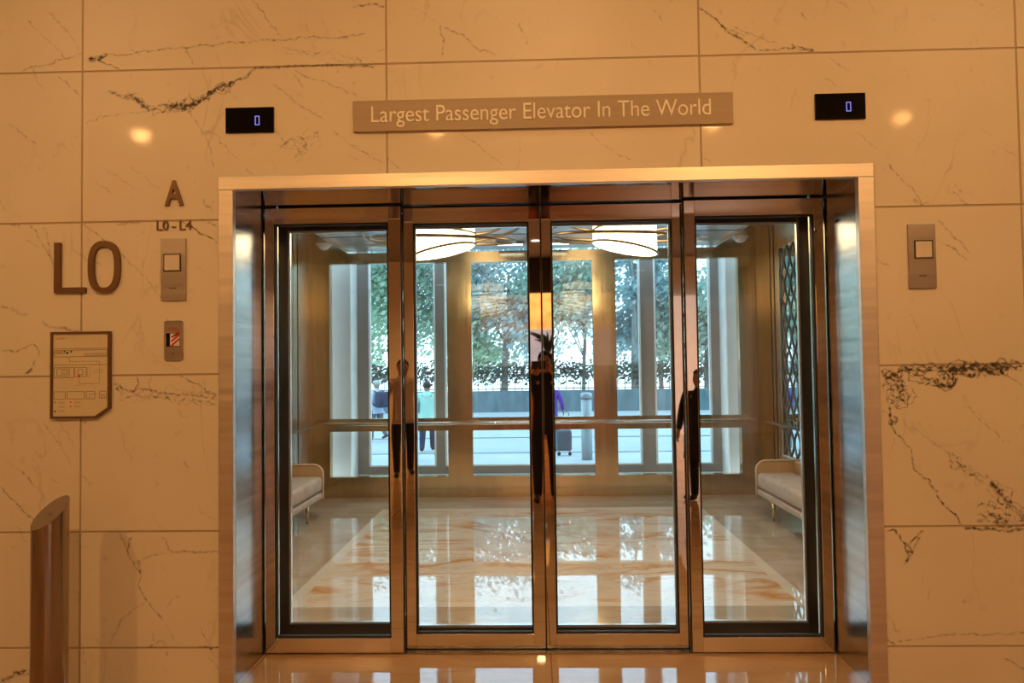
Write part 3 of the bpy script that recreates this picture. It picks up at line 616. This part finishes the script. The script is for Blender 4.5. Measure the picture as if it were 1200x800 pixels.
def rect(x0, z0, x1, z1, w=.0014, m=0): ln(x0, z0, x1, z0, w, m); ln(x1, z0, x1, z1, w, m); ln(x1, z1, x0, z1, w, m); ln(x0, z1, x0, z0, w, m)
rect(-.14, .318, .14, .352); ln(-.14, .36, .14, .36); ln(-.14, .34, -.1, .34)
for k in range(7): rect(.02+k*.017, .322, .032+k*.017, .334, .001)
for k in range(3): rect(-.13+k*.017, .333, -.117+k*.017, .346, .001)
rect(-.14, .275, .14, .277, .001, 1); rect(-.14, .21, -.035, .262); rect(-.125, .22, -.06, .255); rect(-.10, .23, -.07, .245); rect(-.03, .215, .03, .262); rect(-.015, .225, .012, .252); rect(.035, .215, .05, .26, .001, 1)
rect(.07, .235, .085, .25, .001, 1); rect(.10, .235, .115, .25, .001, 1); rect(-.14, .10, -.08, .138); rect(-.07, .10, .02, .138); rect(.03, .10, .075, .138); rect(.048, .10, .075, .125, .001); rect(.10, .103, .135, .138); rect(.112, .103, .125, .118)
for p0, p1 in (((-.06, .315), (-.06, .295)), ((-.06, .293), (.098, .293)), ((.098, .293), (.098, .178)), ((.098, .178), (-.008, .178)), ((-.008, .178), (-.008, .21))):
    n = 10
    for k in range(n): 
        a, c = k/n, (k+.5)/n; ln(p0[0]+(p1[0]-p0[0])*a, p0[1]+(p1[1]-p0[1])*a, p0[0]+(p1[0]-p0[0])*c, p0[1]+(p1[1]-p0[1])*c, .0018, 3 if k % 3 == 0 else 0)
for z, xx in ((.084, -.115), (.063, -.115), (.084, -.035), (.063, -.035), (.040, -.118)): 
    for q in range(2): ln(xx, z-q*.005, xx+.035, z-q*.005, .0011, 1)
for q in range(5): ln(-.03+q*.012, .17, -.022+q*.012, .17, .001, 1)
def dot(x, z, s_, m): b.face([(x-s_, -.0148, z-s_), (x+s_, -.0148, z-s_), (x+s_, -.0148, z+s_), (x-s_, -.0148, z+s_)], m)
dot(-.008, .217, .0055, 2); dot(-.052, .084, .0035, 2); dot(-.052, .061, .0035, 2); dot(-.135, .084, .0035, 3); dot(-.133, .037, .0045, 3); dot(-.07, .338, .006, 3); dot(-.05, .344, .005, 3); dot(-.085, .346, .004, 3)
b.build('map_drawing', [M['ink'], M['inkf'], M['red'], M['green']], mf, recalc=False)
text_mesh('caption', 'Level 0', .012, (-.132, -.0146, .408), M['inkf'], mf, depth=.0006, center=False)
# slant-topped steel post in the lobby
r = empty('steel_post', (-2.375, -.30, 0), 'brushed steel post with slanted oval top at the lower left', 'post')
n = 40; rad = .080; b = MB(); lo = []; hi = []
for k in range(n):
    a = 2*pi*k/n; x, y = cos(a)*rad, sin(a)*rad*.95; lo.append((x, y, .001)); hi.append((x, y, .945+x*.40+y*.80))
for k in range(n): j = (k+1) % n; b.face([lo[k], lo[j], hi[j], hi[k]], 0, True)
b.face(lo[::-1]); b.build('post_shaft', M['bollard'], r, recalc=False)
b = MB(); b.face([(x*.999, y*.999, z+.0005) for x, y, z in hi]); b.build('post_cap', M['plate'], r, recalc=False)
MB().tube([(.0, -.005, .945), (.0, -.005, .948)], .010, 12).build('cap_screw', M['chrome'], r)
MB().tube([(0, 0, .001), (0, 0, .012)], .11, 32).build('base_collar', M['bollard'], r)

# ---------------------------------------------------------------- facade and street behind the cabin
GZ = -.25; FY = 5.62
w = MB(); fx0, fx1 = -2.44, 2.40
w.box(-6.5, fx0, FY, FY+.45, GZ, 4.0); w.box(fx1, 6.5, FY, FY+.45, GZ, 4.0); w.box(fx0, fx1, FY, FY+.45, GZ, .13); w.box(fx0, fx1, FY, FY+.45, 3.35, 4.0)
struct(w.build('wall_facade', M['facade']), 'pale rendered outer building wall behind the cabin', 'wall')
w = MB(); w.box(fx0, fx1, FY+.0, FY+.40, .13, .175); w.box(fx0, fx0+.012, FY-.002, FY+.40, .175, 3.35); w.box(fx1-.012, fx1, FY-.002, FY+.40, .175, 3.35)
struct(w.build('trim_1', M['reveal']), 'white sill and reveals of the outer window opening', 'trim')
r = empty('window_4', (0, 5.98, .175), 'grey framed outer window with four verticals facing the street', 'window', None, 'structure')
b = MB(); b.box(fx0+.012, fx1-.012, -.03, .03, 0, .10); b.box(fx0+.012, fx1-.012, -.03, .03, 3.05, 3.17)
for a, c in ((fx0+.012, -2.27), (-1.385, -1.25), (1.345, 1.535), (2.27, fx1-.012)): b.box(a, c, -.03, .03, .10, 3.05)
b.build('window_frame', M['alu'], r)
b = MB()
for x in (-2.265, -1.39, -1.245, 1.34, 1.54, 2.262): b.box(x-.012, x+.012, -.036, .034, .10, 3.05)
for a, c in ((-2.265, -1.39), (-1.245, 1.34), (1.54, 2.262)): b.box(a, c, -.036, .034, .10, .118)
b.build('glazing_trim', M['reveal'], r)
MB().box(fx0+.02, fx1-.02, -.005, .005, .10, 3.05).build('pane', M['glass_back'], r)
struct(MB().box(-16, 16, FY+.45, 11.8, GZ-.1, GZ).build('ground', M['pave']), 'pale pavement outside the building', 'pavement')
struct(MB().box(-30, 30, 11.8, 26.0, GZ-.16, GZ-.03).build('ground_road', M['road']), 'pale road beyond the pavement', 'road')
b = MB()
for y, wd, m in ((11.55, .16, 0), (15.0, .12, 0), (18.2, .2, 0)): b.box(-30, 30, y, y+wd, GZ-.02, GZ+.012 if y < 12 else GZ-.015, m)
struct(b.build('trim_2', M['kerb']), 'dark kerb lines running along the road', 'kerb')
struct(MB().box(-8, 8, FY+.45, 8.6, 4.0, 4.25).build('ceiling_canopy', M['facade']), 'overhanging canopy above the pavement', 'canopy')  # out of view, added to shade the pavement from the sky
tag(MB().box(-22, 22, 25.0, 25.25, GZ-.03, .56).build('boundary_wall', M['bwall']), 'low grey-green boundary wall across the road', 'wall')
r = empty('railing', (0, 25.12, .56), 'dark railing standing on the low boundary wall', 'railing'); b = MB()
for k in range(150): x = -21.7+k*.29; b.box(x-.014, x+.014, -.014, .014, 0, .62)
b.box(-22, 22, -.02, .02, .05, .09); b.box(-22, 22, -.02, .02, .54, .58); b.build('railing_bars', M['rail_out'], r)
# foliage
def leaves(name, n, fn, size, m, parent):
    b = MB(); b.v = []; 
    for _ in range(n):
        p = fn(); s_ = size*rnd.uniform(.6, 1.5); a = Vector((rnd.gauss(0, 1), rnd.gauss(0, 1), rnd.gauss(0, 1))).normalized(); c = a.orthogonal().normalized(); d = a.cross(c)
        k = len(b.v); b.v += [tuple(p-c*s_), tuple(p+d*s_*.5), tuple(p+c*s_), tuple(p-d*s_*.5)]; b.f.append([k, k+1, k+2, k+3]); b.m.append(0); b.sm.append(False)
    return b.build(name, m, parent, recalc=False)
def tree(x, y, h, crown, zc, n, m, bark, label, tr=.13, size=.15, lean=0., seed=0):
    rr_ = random.Random(seed); r = empty('tree', (x, y, GZ-.1), label, 'tree', 'trees beyond the boundary wall')
    t = MB(); top = Vector((lean, 0, h*.8)); t.tube([(0, 0, 0), (lean*.3, .05, h*.3), (lean*.7, 0, h*.55), top], [tr, tr*.85, tr*.65, tr*.25], 10)
    cl = []
    for k in range(13):
        a = rr_.uniform(0, 2*pi); z = rr_.uniform(zc, h); rad = crown*rr_.uniform(.25, .95)
        e = Vector((lean+cos(a)*rad, sin(a)*rad*.7, z)); st = Vector((lean*.6, 0, h*rr_.uniform(.28, .6)))
        t.tube([st, st.lerp(e, .5)+Vector((0, 0, .25)), e], [tr*.35, tr*.22, tr*.08], 6); cl.append((e, crown*rr_.uniform(.30, .56)))
    t.build('trunk', bark, r)
    def fn():
        e, s_ = cl[rnd.randrange(len(cl))]; v = Vector((rnd.gauss(0, 1), rnd.gauss(0, 1), rnd.gauss(0, .8))); return e+v*s_*.62
    leaves('foliage', int(n*.78), fn, size, m, r)
T = [(-9.0, 27.5, 6.4, 2.8, 2.2, 8000, 'leafc', 'bark', 'bright green tree seen beside the left stile behind the man with a backpack', .13, 0),
     (-6.1, 28.5, 6.8, 2.5, 1.9, 8500, 'leafa', 'bark', 'bushy grey-green tree behind the walker in a pale blue shirt', .14, .2),
     (-3.7, 29.0, 6.4, 2.2, 2.3, 7500, 'leafc', 'bark2', 'green tree behind the man in the mint shirt', .12, 0),
     (-1.4, 28.0, 7.4, 2.6, 2.7, 10500, 'leafb', 'bark', 'dark blue-green tree filling the upper centre window', .16, .3),
     (.75, 27.2, 6.3, 2.0, 3.4, 3800, 'leafa', 'bark', 'slim tree with thin trunk just right of the centre doors', .09, -.2),
     (2.1, 28.4, 6.6, 1.9, 3.3, 4200, 'leafb', 'bark', 'slim forked tree behind the outdoor bollard', .09, .2),
     (4.25, 26.6, 7.6, 1.4, 4.4, 2000, 'leafb', 'bark2', 'thick pale trunked tree in the right rear window', .30, 0),
     (5.6, 28.8, 6.3, 2.0, 2.1, 5800, 'leafb', 'bark', 'dense blue-green tree at the right of the rear window', .12, 0),
     (7.3, 27.4, 6.6, 2.3, 2.2, 7500, 'leafa', 'bark', 'dark trunked tree at the far right of the view', .16, .1)]
for i, (x, y, h, cr, zc, n, m, bk, lab, tr, ln_) in enumerate(T): tree(x, y, h, cr, zc, n, M[m], M[bk], lab, tr, .125, ln_, 50+i)
r = empty('hedge', (0, 26.25, GZ), 'dark clipped hedge behind the railing', 'hedge')
leaves('foliage', 13000, lambda: Vector((rnd.uniform(-16, 16), rnd.gauss(0, .22), 1.52+max(-.5, rnd.gauss(0, .24)))), .075, M['leafh'], r)
# bollards on the pavement
def out_bollard(x, y, label):
    r = empty('street_bollard', (x, y, GZ), label, 'bollard', 'steel bollards on the pavement')
    MB().tube([(0, 0, 0), (0, 0, 1.16)], .105, 24).build('shaft', M['post'], r); MB().tube([(0, 0, 1.16), (0, 0, 1.19)], .085, 24).build('neck', M['alu'], r)
    MB().tube([(0, 0, 1.19), (0, 0, 1.27), (0, 0, 1.295)], [.112, .112, .09], 24).build('cap', M['post'], r)
out_bollard(.94, 10.45, 'pale steel bollard outside, right of the centre door gap')
out_bollard(-2.45, 10.45, 'pale steel bollard outside beside the man in the mint shirt')

# ---------------------------------------------------------------- people
def skin_mesh(name, V_, E_, Rr, root, m, parent, sub=2):
    me = bpy.data.meshes.new(name); me.from_pydata(V_, E_, []); o = bpy.data.objects.new(name, me); col.objects.link(o)
    md = o.modifiers.new('skin', 'SKIN'); md.use_smooth_shade = True
    for i, sv in enumerate(me.skin_vertices[0].data): sv.radius = Rr[i] if isinstance(Rr[i], tuple) else (Rr[i], Rr[i]); sv.use_root = (i == root)
    sb = o.modifiers.new('sub', 'SUBSURF'); sb.levels = sub; sb.render_levels = sub
    bpy.context.view_layer.update(); dg = bpy.context.evaluated_depsgraph_get()
    m2 = bpy.data.meshes.new_from_object(o.evaluated_get(dg)); bpy.data.objects.remove(o)
    m2.name = name; m2.materials.clear(); m2.materials.append(m)
    for p in m2.polygons: p.use_smooth = True
    o = bpy.data.objects.new(name, m2); col.objects.link(o); o.parent = parent; return o
def person(loc, rz, height, top, bottom, hair, label, legs=((.0, .0), (.0, .0)), arms=None, head_pitch=0., coat=0., bare=False, group=None, hairlen=0.):
    """figure facing +y. legs: (knee y, ankle y) for left and right. arms: elbow and wrist per side"""
    k = height/1.75; r = empty('person', loc, label, 'person', group, None, rz)
    arms = arms or {-1: ((-.25, -.02, 1.17), (-.26, .07, .92)), 1: ((.25, -.02, 1.17), (.26, .07, .92))}
    A = {}
    def run(parts, inflate, name, m, root=0):
        V_, E_, Rr = [], [], []; idx = {}
        def add(key, p, rad):
            idx[key] = len(V_); V_.append(tuple(q*k for q in p)); Rr.append(tuple(q*k for q in rad) if isinstance(rad, tuple) else rad*k); return idx[key]
        def link(a, b): E_.append((idx[a], idx[b]))
        parts(add, link, inflate); return skin_mesh(name, V_, E_, Rr, root, m, r)
    def torso(add, link, f, z0=.95):
        add('pel', (0, 0, z0), (.145+f, .10+f)); add('sp', (0, 0, 1.14), (.125+f, .092+f)); add('ch', (0, .0, 1.33), (.150+f, .105+f)); link('pel', 'sp'); link('sp', 'ch')
    def arm(add, link, f, sdef, hand=True, upto=None):
        for s_ in (-1, 1):
            el, wr = arms[s_]; add('sh%d' % s_, (s_*.175, 0, 1.41), .055+f); link('ch', 'sh%d' % s_); add('el%d' % s_, el, .042+f); link('sh%d' % s_, 'el%d' % s_)
            add('wr%d' % s_, wr, .029+f*.9); link('el%d' % s_, 'wr%d' % s_)
            if hand:
                e, w_ = Vector(el), Vector(wr); d = (w_-e).normalized(); side = d.cross(Vector((s_, 0, .2))).normalized(); pm = w_+d*.06
                add('pm%d' % s_, pm, .030); link('wr%d' % s_, 'pm%d' % s_)
                curl = Vector((-s_*1., 0, 0)) if abs(d.z) > .5 else Vector((0, 0, -.6))
                for q in range(4):
                    base_ = w_+d*.10+side*(q-1.5)*.019; fl = (.045, .052, .048, .036)[q]
                    a1 = 'f%d_%d' % (s_, q); add(a1, base_, .0095); link('pm%d' % s_, a1); add(a1+'b', base_+d*fl*.7+curl*.008, .0085); link(a1, a1+'b'); add(a1+'c', base_+d*fl*1.15+curl*.028, .007); link(a1+'b', a1+'c')
                tb = 't%d' % s_; add(tb, w_+d*.045-side*.036, .011); link('pm%d' % s_, tb); add(tb+'b', w_+d*.085-side*.055, .0095); link(tb, tb+'b')
    def leg(add, link, f, foot=True, cut=None):
        for s_, (ky, ay) in zip((-1, 1), legs):
            add('hp%d' % s_, (s_*.09, 0, .88), .085+f); link('pel', 'hp%d' % s_)
            dz = 0 if abs(ay) < .2 else .04
            add('kn%d' % s_, (s_*.10, ky, .49), .056+f); link('hp%d' % s_, 'kn%d' % s_); lift = .10 if ay < -.2 else .0
            add('an%d' % s_, (s_*.10, ay, (.085 if f < .01 else .035)+lift), (.026 if f < .01 else .036+f*1.1)); link('kn%d' % s_, 'an%d' % s_)
            if foot: add('to%d' % s_, (s_*.115, ay+.15, .035+lift*.3), .034); link('an%d' % s_, 'to%d' % s_)
    def body(add, link, f):
        torso(add, link, f-.012); add('nk', (0, 0, 1.49), .050); link('ch', 'nk')
        hy = .02+sin(head_pitch)*.08
        add('jw', (0, hy, 1.575), (.060, .068)); link('nk', 'jw'); add('hd', (0, hy+.004, 1.655), (.074, .088)); link('jw', 'hd'); add('tp', (0, hy-.004, 1.725), (.050, .060)); link('hd', 'tp')
        add('ns', (0, hy+.098, 1.625), .011); link('hd', 'ns')
        for s_ in (-1, 1): add('er%d' % s_, (s_*.082, hy-.005, 1.63), .012); link('hd', 'er%d' % s_)
        arm(add, link, f, 1); leg(add, link, f, False)
    run(body, 0., 'body', M['skin'])
    hy = .02+sin(head_pitch)*.08
    for s_ in (-1, 1): MB().tube([(s_*.03*k, (hy+.080)*k, 1.645*k), (s_*.03*k, (hy+.092)*k, 1.645*k)], .010*k, 8).build('eye', M['gasket'], r)
    MB().tube([(-.025*k, (hy+.086)*k, 1.585*k), (.025*k, (hy+.086)*k, 1.585*k)], .006*k, 6).build('mouth', M['red'], r)
    def shirt(add, link, f): torso(add, link, f, .93); add('hem', (0, 0, .84), (.158, .118)); link('pel', 'hem'); add('nb', (0, 0, 1.475), (.075, .070)); link('ch', 'nb'); arm(add, link, f, 1, False)
    run(shirt, .018, 'shirt', top)
    b = MB(); n = 24; prev = None
    for z_, w_, d_ in ((1.36, .125, .100), (1.42, .125, .096), (1.465, .098, .084), (1.495, .068, .066), (1.515, .062, .062)):
        rg = [(cos(2*pi*q/n)*w_*k, sin(2*pi*q/n)*d_*k, z_*k) for q in range(n)]
        if prev:
            for q in range(n): b.face([prev[q], prev[(q+1) % n], rg[(q+1) % n], rg[q]], 0, True)
        prev = rg
    b.build('collar', top, r)
    def trs(add, link, f): add('pel', (0, 0, .90), (.135, .105)); add('wst', (0, 0, 1.02), (.125, .095)); link('pel', 'wst'); leg(add, link, f, False)
    run(trs, .016, 'trousers', bottom)
    if coat:
        b = MB(); n = 24; rings = [(1.38, .17, .12), (1.1, .175, .13), (.9, .19, .15), (coat, .21, .17)]
        for i in range(len(rings)-1):
            for q in range(n):
                a, c_ = 2*pi*q/n, 2*pi*(q+1)/n; z0_, w0, d0 = rings[i]; z1_, w1, d1 = rings[i+1]
                b.face([(cos(a)*w0*k, sin(a)*d0*k, z0_*k), (cos(c_)*w0*k, sin(c_)*d0*k, z0_*k), (cos(c_)*w1*k, sin(c_)*d1*k, z1_*k), (cos(a)*w1*k, sin(a)*d1*k, z1_*k)], 0, True)
        b.build('coat', top, r)
    b = MB(); nu, nv = 24, 14
    def hp(i, j): a, t = 2*pi*i/nu, pi*j/nv; return (sin(t)*cos(a), sin(t)*sin(a), cos(t))
    for j in range(nv):
        for i in range(nu):
            q = [hp(i, j), hp(i+1, j), hp(i+1, j+1), hp(i, j+1)]; my = sum(p[1] for p in q)/4; mz = sum(p[2] for p in q)/4
            if mz > .42 or (my < .05 and mz > -.15) or (my < -.35 and mz > -.75-hairlen*2):
                b.face([(p[0]*.083*k, (hy-.008+p[1]*.100)*k, (1.668+p[2]*.098-(hairlen if p[2] < -.3 else 0))*k) for p in q], 0, True)
    b.build('hair', hair, r)
    for s_, (ky, ay) in zip((-1, 1), legs):
        lift = .10 if ay < -.2 else .0
        sm = skin_mesh('shoe', [(s_*.10*k, (ay-.035)*k, (.045+lift)*k), (s_*.11*k, (ay+.08)*k, (.043+lift*.6)*k), (s_*.12*k, (ay+.18)*k, (.036+lift*.2)*k)], [(0, 1), (1, 2)], [(.042*k, .042*k), (.043*k, .042*k), (.038*k, .030*k)], 0, M['shoe'], r)
    return r, k
WA = {-1: ((-.25, -.08, 1.17), (-.25, .02, .94)), 1: ((.25, .02, 1.17), (.25, .16, .97))}
pr, _ = person((-2.42, 12.2, GZ), R(4), 1.50, M['mint'], M['navy'], M['hair'], 'man in mint green shirt and dark trousers walking away outside', legs=((.08, -.16), (.10, .05)), arms=WA)
pr.scale = (1.28, 1.15, 1.)
pr, _ = person((-4.02, 14.5, GZ), R(55), 1.50, M['blue'], M['greyc'], M['hairg'], 'grey-haired man in pale blue shirt walking outside with a backpack', legs=((.12, .10), (.02, -.22)), arms=WA)
pr.scale = (1.25, 1.15, 1.)
r = empty('backpack', (-4.02+.17, 14.5-.12, GZ), 'navy backpack on the back of the grey-haired man', 'backpack', None, None, R(55)); r.scale = (1.3, 1.1, .90)
MB().box(-.17, .17, -.12, .08, .92, 1.36).build('pack_body', M['navy'], r, .06, soft=True); MB().box(-.12, .12, -.17, -.11, .95, 1.16).build('front_pocket', M['navy'], r, .03, soft=True)
for s_ in (-1, 1): MB().tube([(s_*.10, .08, 1.34), (s_*.12, .18, 1.40), (s_*.13, .30, 1.30), (s_*.12, .29, 1.1), (s_*.14, .08, .97)], .016, 8).build('strap', M['navy'], r)
MB().tube([(-.04, .06, 1.36), (0, .06, 1.40), (.04, .06, 1.36)], .01, 8).build('top_handle', M['navy'], r)
person((.30, 11.9, GZ), R(-15), 1.55, M['purple'], M['grey_tr'], M['hair'], 'person in a purple top outside, mostly hidden by the centre door stiles', legs=((.08, .1), (.0, -.15)), arms=WA, hairlen=.08)
r = empty('trolley_bag', (.53, 11.1, GZ), 'small dark grey trolley bag on the pavement beside the person in purple', 'bag')
MB().box(-.15, .15, -.10, .10, .10, .52).build('bag_body', M['greyc'], r, .05, soft=True)
for x in (-.11, .11): MB().tube([(x, -.02, .035), (x, .02, .035)], .035, 14).build('wheel', M['gasket'], r)
MB().tube([(-.10, .0, .50), (-.13, 0, .86), (.0, 0, .90), (.10, 0, .86), (.10, 0, .50)], .01, 8).build('pull_handle', M['alu'], r)
for x in (-.11, .11): MB().tube([(x, 0, .035), (x, 0, .12)], .012, 8).build('caster_leg', M['alu'], r)
# lobby people that the polished steel mirrors
PA = {-1: ((-.27, .12, 1.20), (-.115, .185, 1.50)), 1: ((.27, .12, 1.20), (.115, .185, 1.50))}
person((.06, -4.02, 0), 0, 1.76, M['dk'], M['dk'], M['hair'], 'person in black taking the photograph, mirrored in the centre stiles', arms=PA, head_pitch=.2)
r = empty('photo_camera', (-.0, -3.83, 1.60), 'black camera held by the person in black', 'camera')
cb = MB().box(-.10, .065, -.02, .055, -.045, .05).build('camera_body', M['gasket'], r, .01); MB().tube([(-.07, .05, .0), (-.07, .10, .0)], .033, 20).build('lens', M['gasket'], cb)
person((1.86, -4.05, 0), R(40), 1.52, M['dk'], M['dk'], M['hair'], 'person in a long black coat mirrored beside the right door stile', coat=.55, hairlen=.14)
person((-2.02, -6.2, 0), R(-15), 1.70, M['pink'], M['dk'], M['hair'], 'person in dark trousers mirrored in the left door stiles', legs=((.05, .12), (0, -.08)))

# ---------------------------------------------------------------- far side of the lobby, only seen in the polished steel
tag(MB().box(-1.6, 2.0, -11.9, -11.6, 3.205, 3.99).build('lobby_bulkhead', M['dkband']), 'dark bulkhead above the amber lit panel, mirrored in the steel', 'bulkhead')
tag(MB().box(-1.3, 1.7, -11.9, -11.7, 2.40, 3.20).build('lit_panel', M['glowsign']), 'amber backlit panel mirrored in the centre door stiles', 'light panel')
tag(MB().box(-1.3, 1.7, -11.9, -11.72, 0, 2.395).build('white_panel', M['whitepanel']), 'white wall panel mirrored in the centre door stiles', 'panel')
tag(MB().box(-1.3, 1.7, -11.6, -11.1, 0, 1.56).build('reception_desk', M['terracotta'], None, .02), 'terracotta reception desk mirrored low in the centre stiles', 'desk')
tag(MB().box(2.5, 4.9, -11.9, -11.75, 0, 3.1).build('stone_screen', M['palepanel'], None, .01), 'pale stone panel mirrored in the right door stile', 'panel')
r = empty('potted_plant', (.25, -11.35, 1.56), 'dark spiky plant standing on the reception desk', 'plant')
MB().tube([(0, 0, .0), (0, 0, .05), (0, 0, .28)], [.13, .16, .19], 20).build('pot', M['dkband'], r)
b = MB()
for k in range(26): a = rnd.uniform(0, 2*pi); l = rnd.uniform(.35, .65); b.tube([(0, 0, .25), (cos(a)*l*.3, sin(a)*l*.2, .3+l*.6), (cos(a)*l*.75, sin(a)*l*.4, .3+l*.75)], [.03, .028, .004], 5)
b.build('leaves', M['leafh'], r)

# ---------------------------------------------------------------- lights
WARM = (1., .50, .155); WARM2 = (1., .62, .26)
def downlight(x, y, z, e, label, cone=150, rad=.07, colr=WARM, tilt=0):
    r = empty('downlight', (x, y, z), label, 'downlight', 'ceiling downlights of ' + ('the cabin' if y > 0 else 'the lobby'))
    b = MB(); n = 24
    b.ring([(cos(2*pi*k/n)*.11, sin(2*pi*k/n)*.11) for k in range(n)], [(cos(2*pi*k/n)*.085, sin(2*pi*k/n)*.085) for k in range(n)], 0, .012)
    o = b.build('trim_ring', M['white'], r); o.rotation_euler = (R(90), 0, 0)
    MB().disc((0, 0, -.002), .085).build('diffuser', M['spot'], r)
    l = bpy.data.lights.new('downlight_lamp', 'SPOT'); l.energy = e; l.color = colr; l.spot_size = R(cone); l.spot_blend = 1.; l.shadow_soft_size = rad
    lo = bpy.data.objects.new('downlight_lamp', l); lo.location = (0, 0, -.03); lo.rotation_euler = (R(tilt), 0, 0); lo.parent = r; col.objects.link(lo)
places = [(-3.95, -3.35), (3.52, -3.35), (-1.0, -3.35), (1.7, -3.35), (-1.3, -6.2), (1.2, -6.2), (-3.9, -6.2), (3.7, -6.2), (-6.3, -4.6), (6.3, -4.6), (-3.2, -9.3), (0, -9.3), (3.2, -9.3), (-6.3, -9.3), (6.3, -9.3)]
for i, (x, y) in enumerate(places):
    downlight(x, y, CEIL-.013, (200 if abs(x) < 2 else 98 if x > 0 else 165) if y > -4 else (190 if y < -9 else 84), 'round warm lobby downlight set flush in the ceiling', tilt=62 if y > -4 else 0, cone=112 if y > -4 else 150)

for x, e in ((-4.6, 4), (-2.3, 8), (-.05, 12), (2.2, 6), (4.5, 4)):
    downlight(x, -.72, CEIL-.013, e, 'round warm downlight close to the elevator wall', colr=WARM2)
for x, y in ((-1.7, 1.4), (-1.7, 3.0), (1.6, 1.4), (1.6, 3.0)):  # unseen lamps added to lift the light level in the cabin
    downlight(x, y, CZ+.026, 62, 'small downlight in the elevator cabin ceiling', colr=(1., .80, .56))
# ---------------------------------------------------------------- sky
wd = bpy.data.worlds.new('sky'); sc.world = wd; wd.use_nodes = True; nt = wd.node_tree; nt.nodes.clear()
out = nt.nodes.new('ShaderNodeOutputWorld'); bg = nt.nodes.new('ShaderNodeBackground')
g = nt.nodes.new('ShaderNodeTexCoord'); sp = nt.nodes.new('ShaderNodeSeparateXYZ'); nt.links.new(g.outputs['Generated'], sp.inputs[0])
rp = ramp(nt, sp.outputs[2], [(.0, (.76, .92, 1.)), (.45, (.55, .80, 1.))]); nt.links.new(rp.outputs[0], bg.inputs[0]); bg.inputs[1].default_value = 3.4
nt.links.new(bg.outputs[0], out.inputs[0])

# ---------------------------------------------------------------- camera and render look
cd = bpy.data.cameras.new('camera'); co = bpy.data.objects.new('camera', cd); col.objects.link(co); sc.camera = co
cd.sensor_width = 36.; cd.lens = FOC*36./1200.; cd.clip_start = .05; cd.clip_end = 200
co.matrix_world = Matrix(((_R.x, _U.x, -_f.x, CAM.x), (_R.y, _U.y, -_f.y, CAM.y), (_R.z, _U.z, -_f.z, CAM.z), (0, 0, 0, 1)))
sc.view_settings.view_transform = 'Standard'; sc.view_settings.look = 'None'; sc.view_settings.exposure = 0; sc.view_settings.gamma = 1
cy = sc.cycles; cy.use_denoising = True; cy.max_bounces = 12; cy.diffuse_bounces = 4; cy.glossy_bounces = 6; cy.transmission_bounces = 6; cy.transparent_max_bounces = 40
cy.sample_clamp_indirect = 6.; cy.caustics_reflective = True; cy.caustics_refractive = False
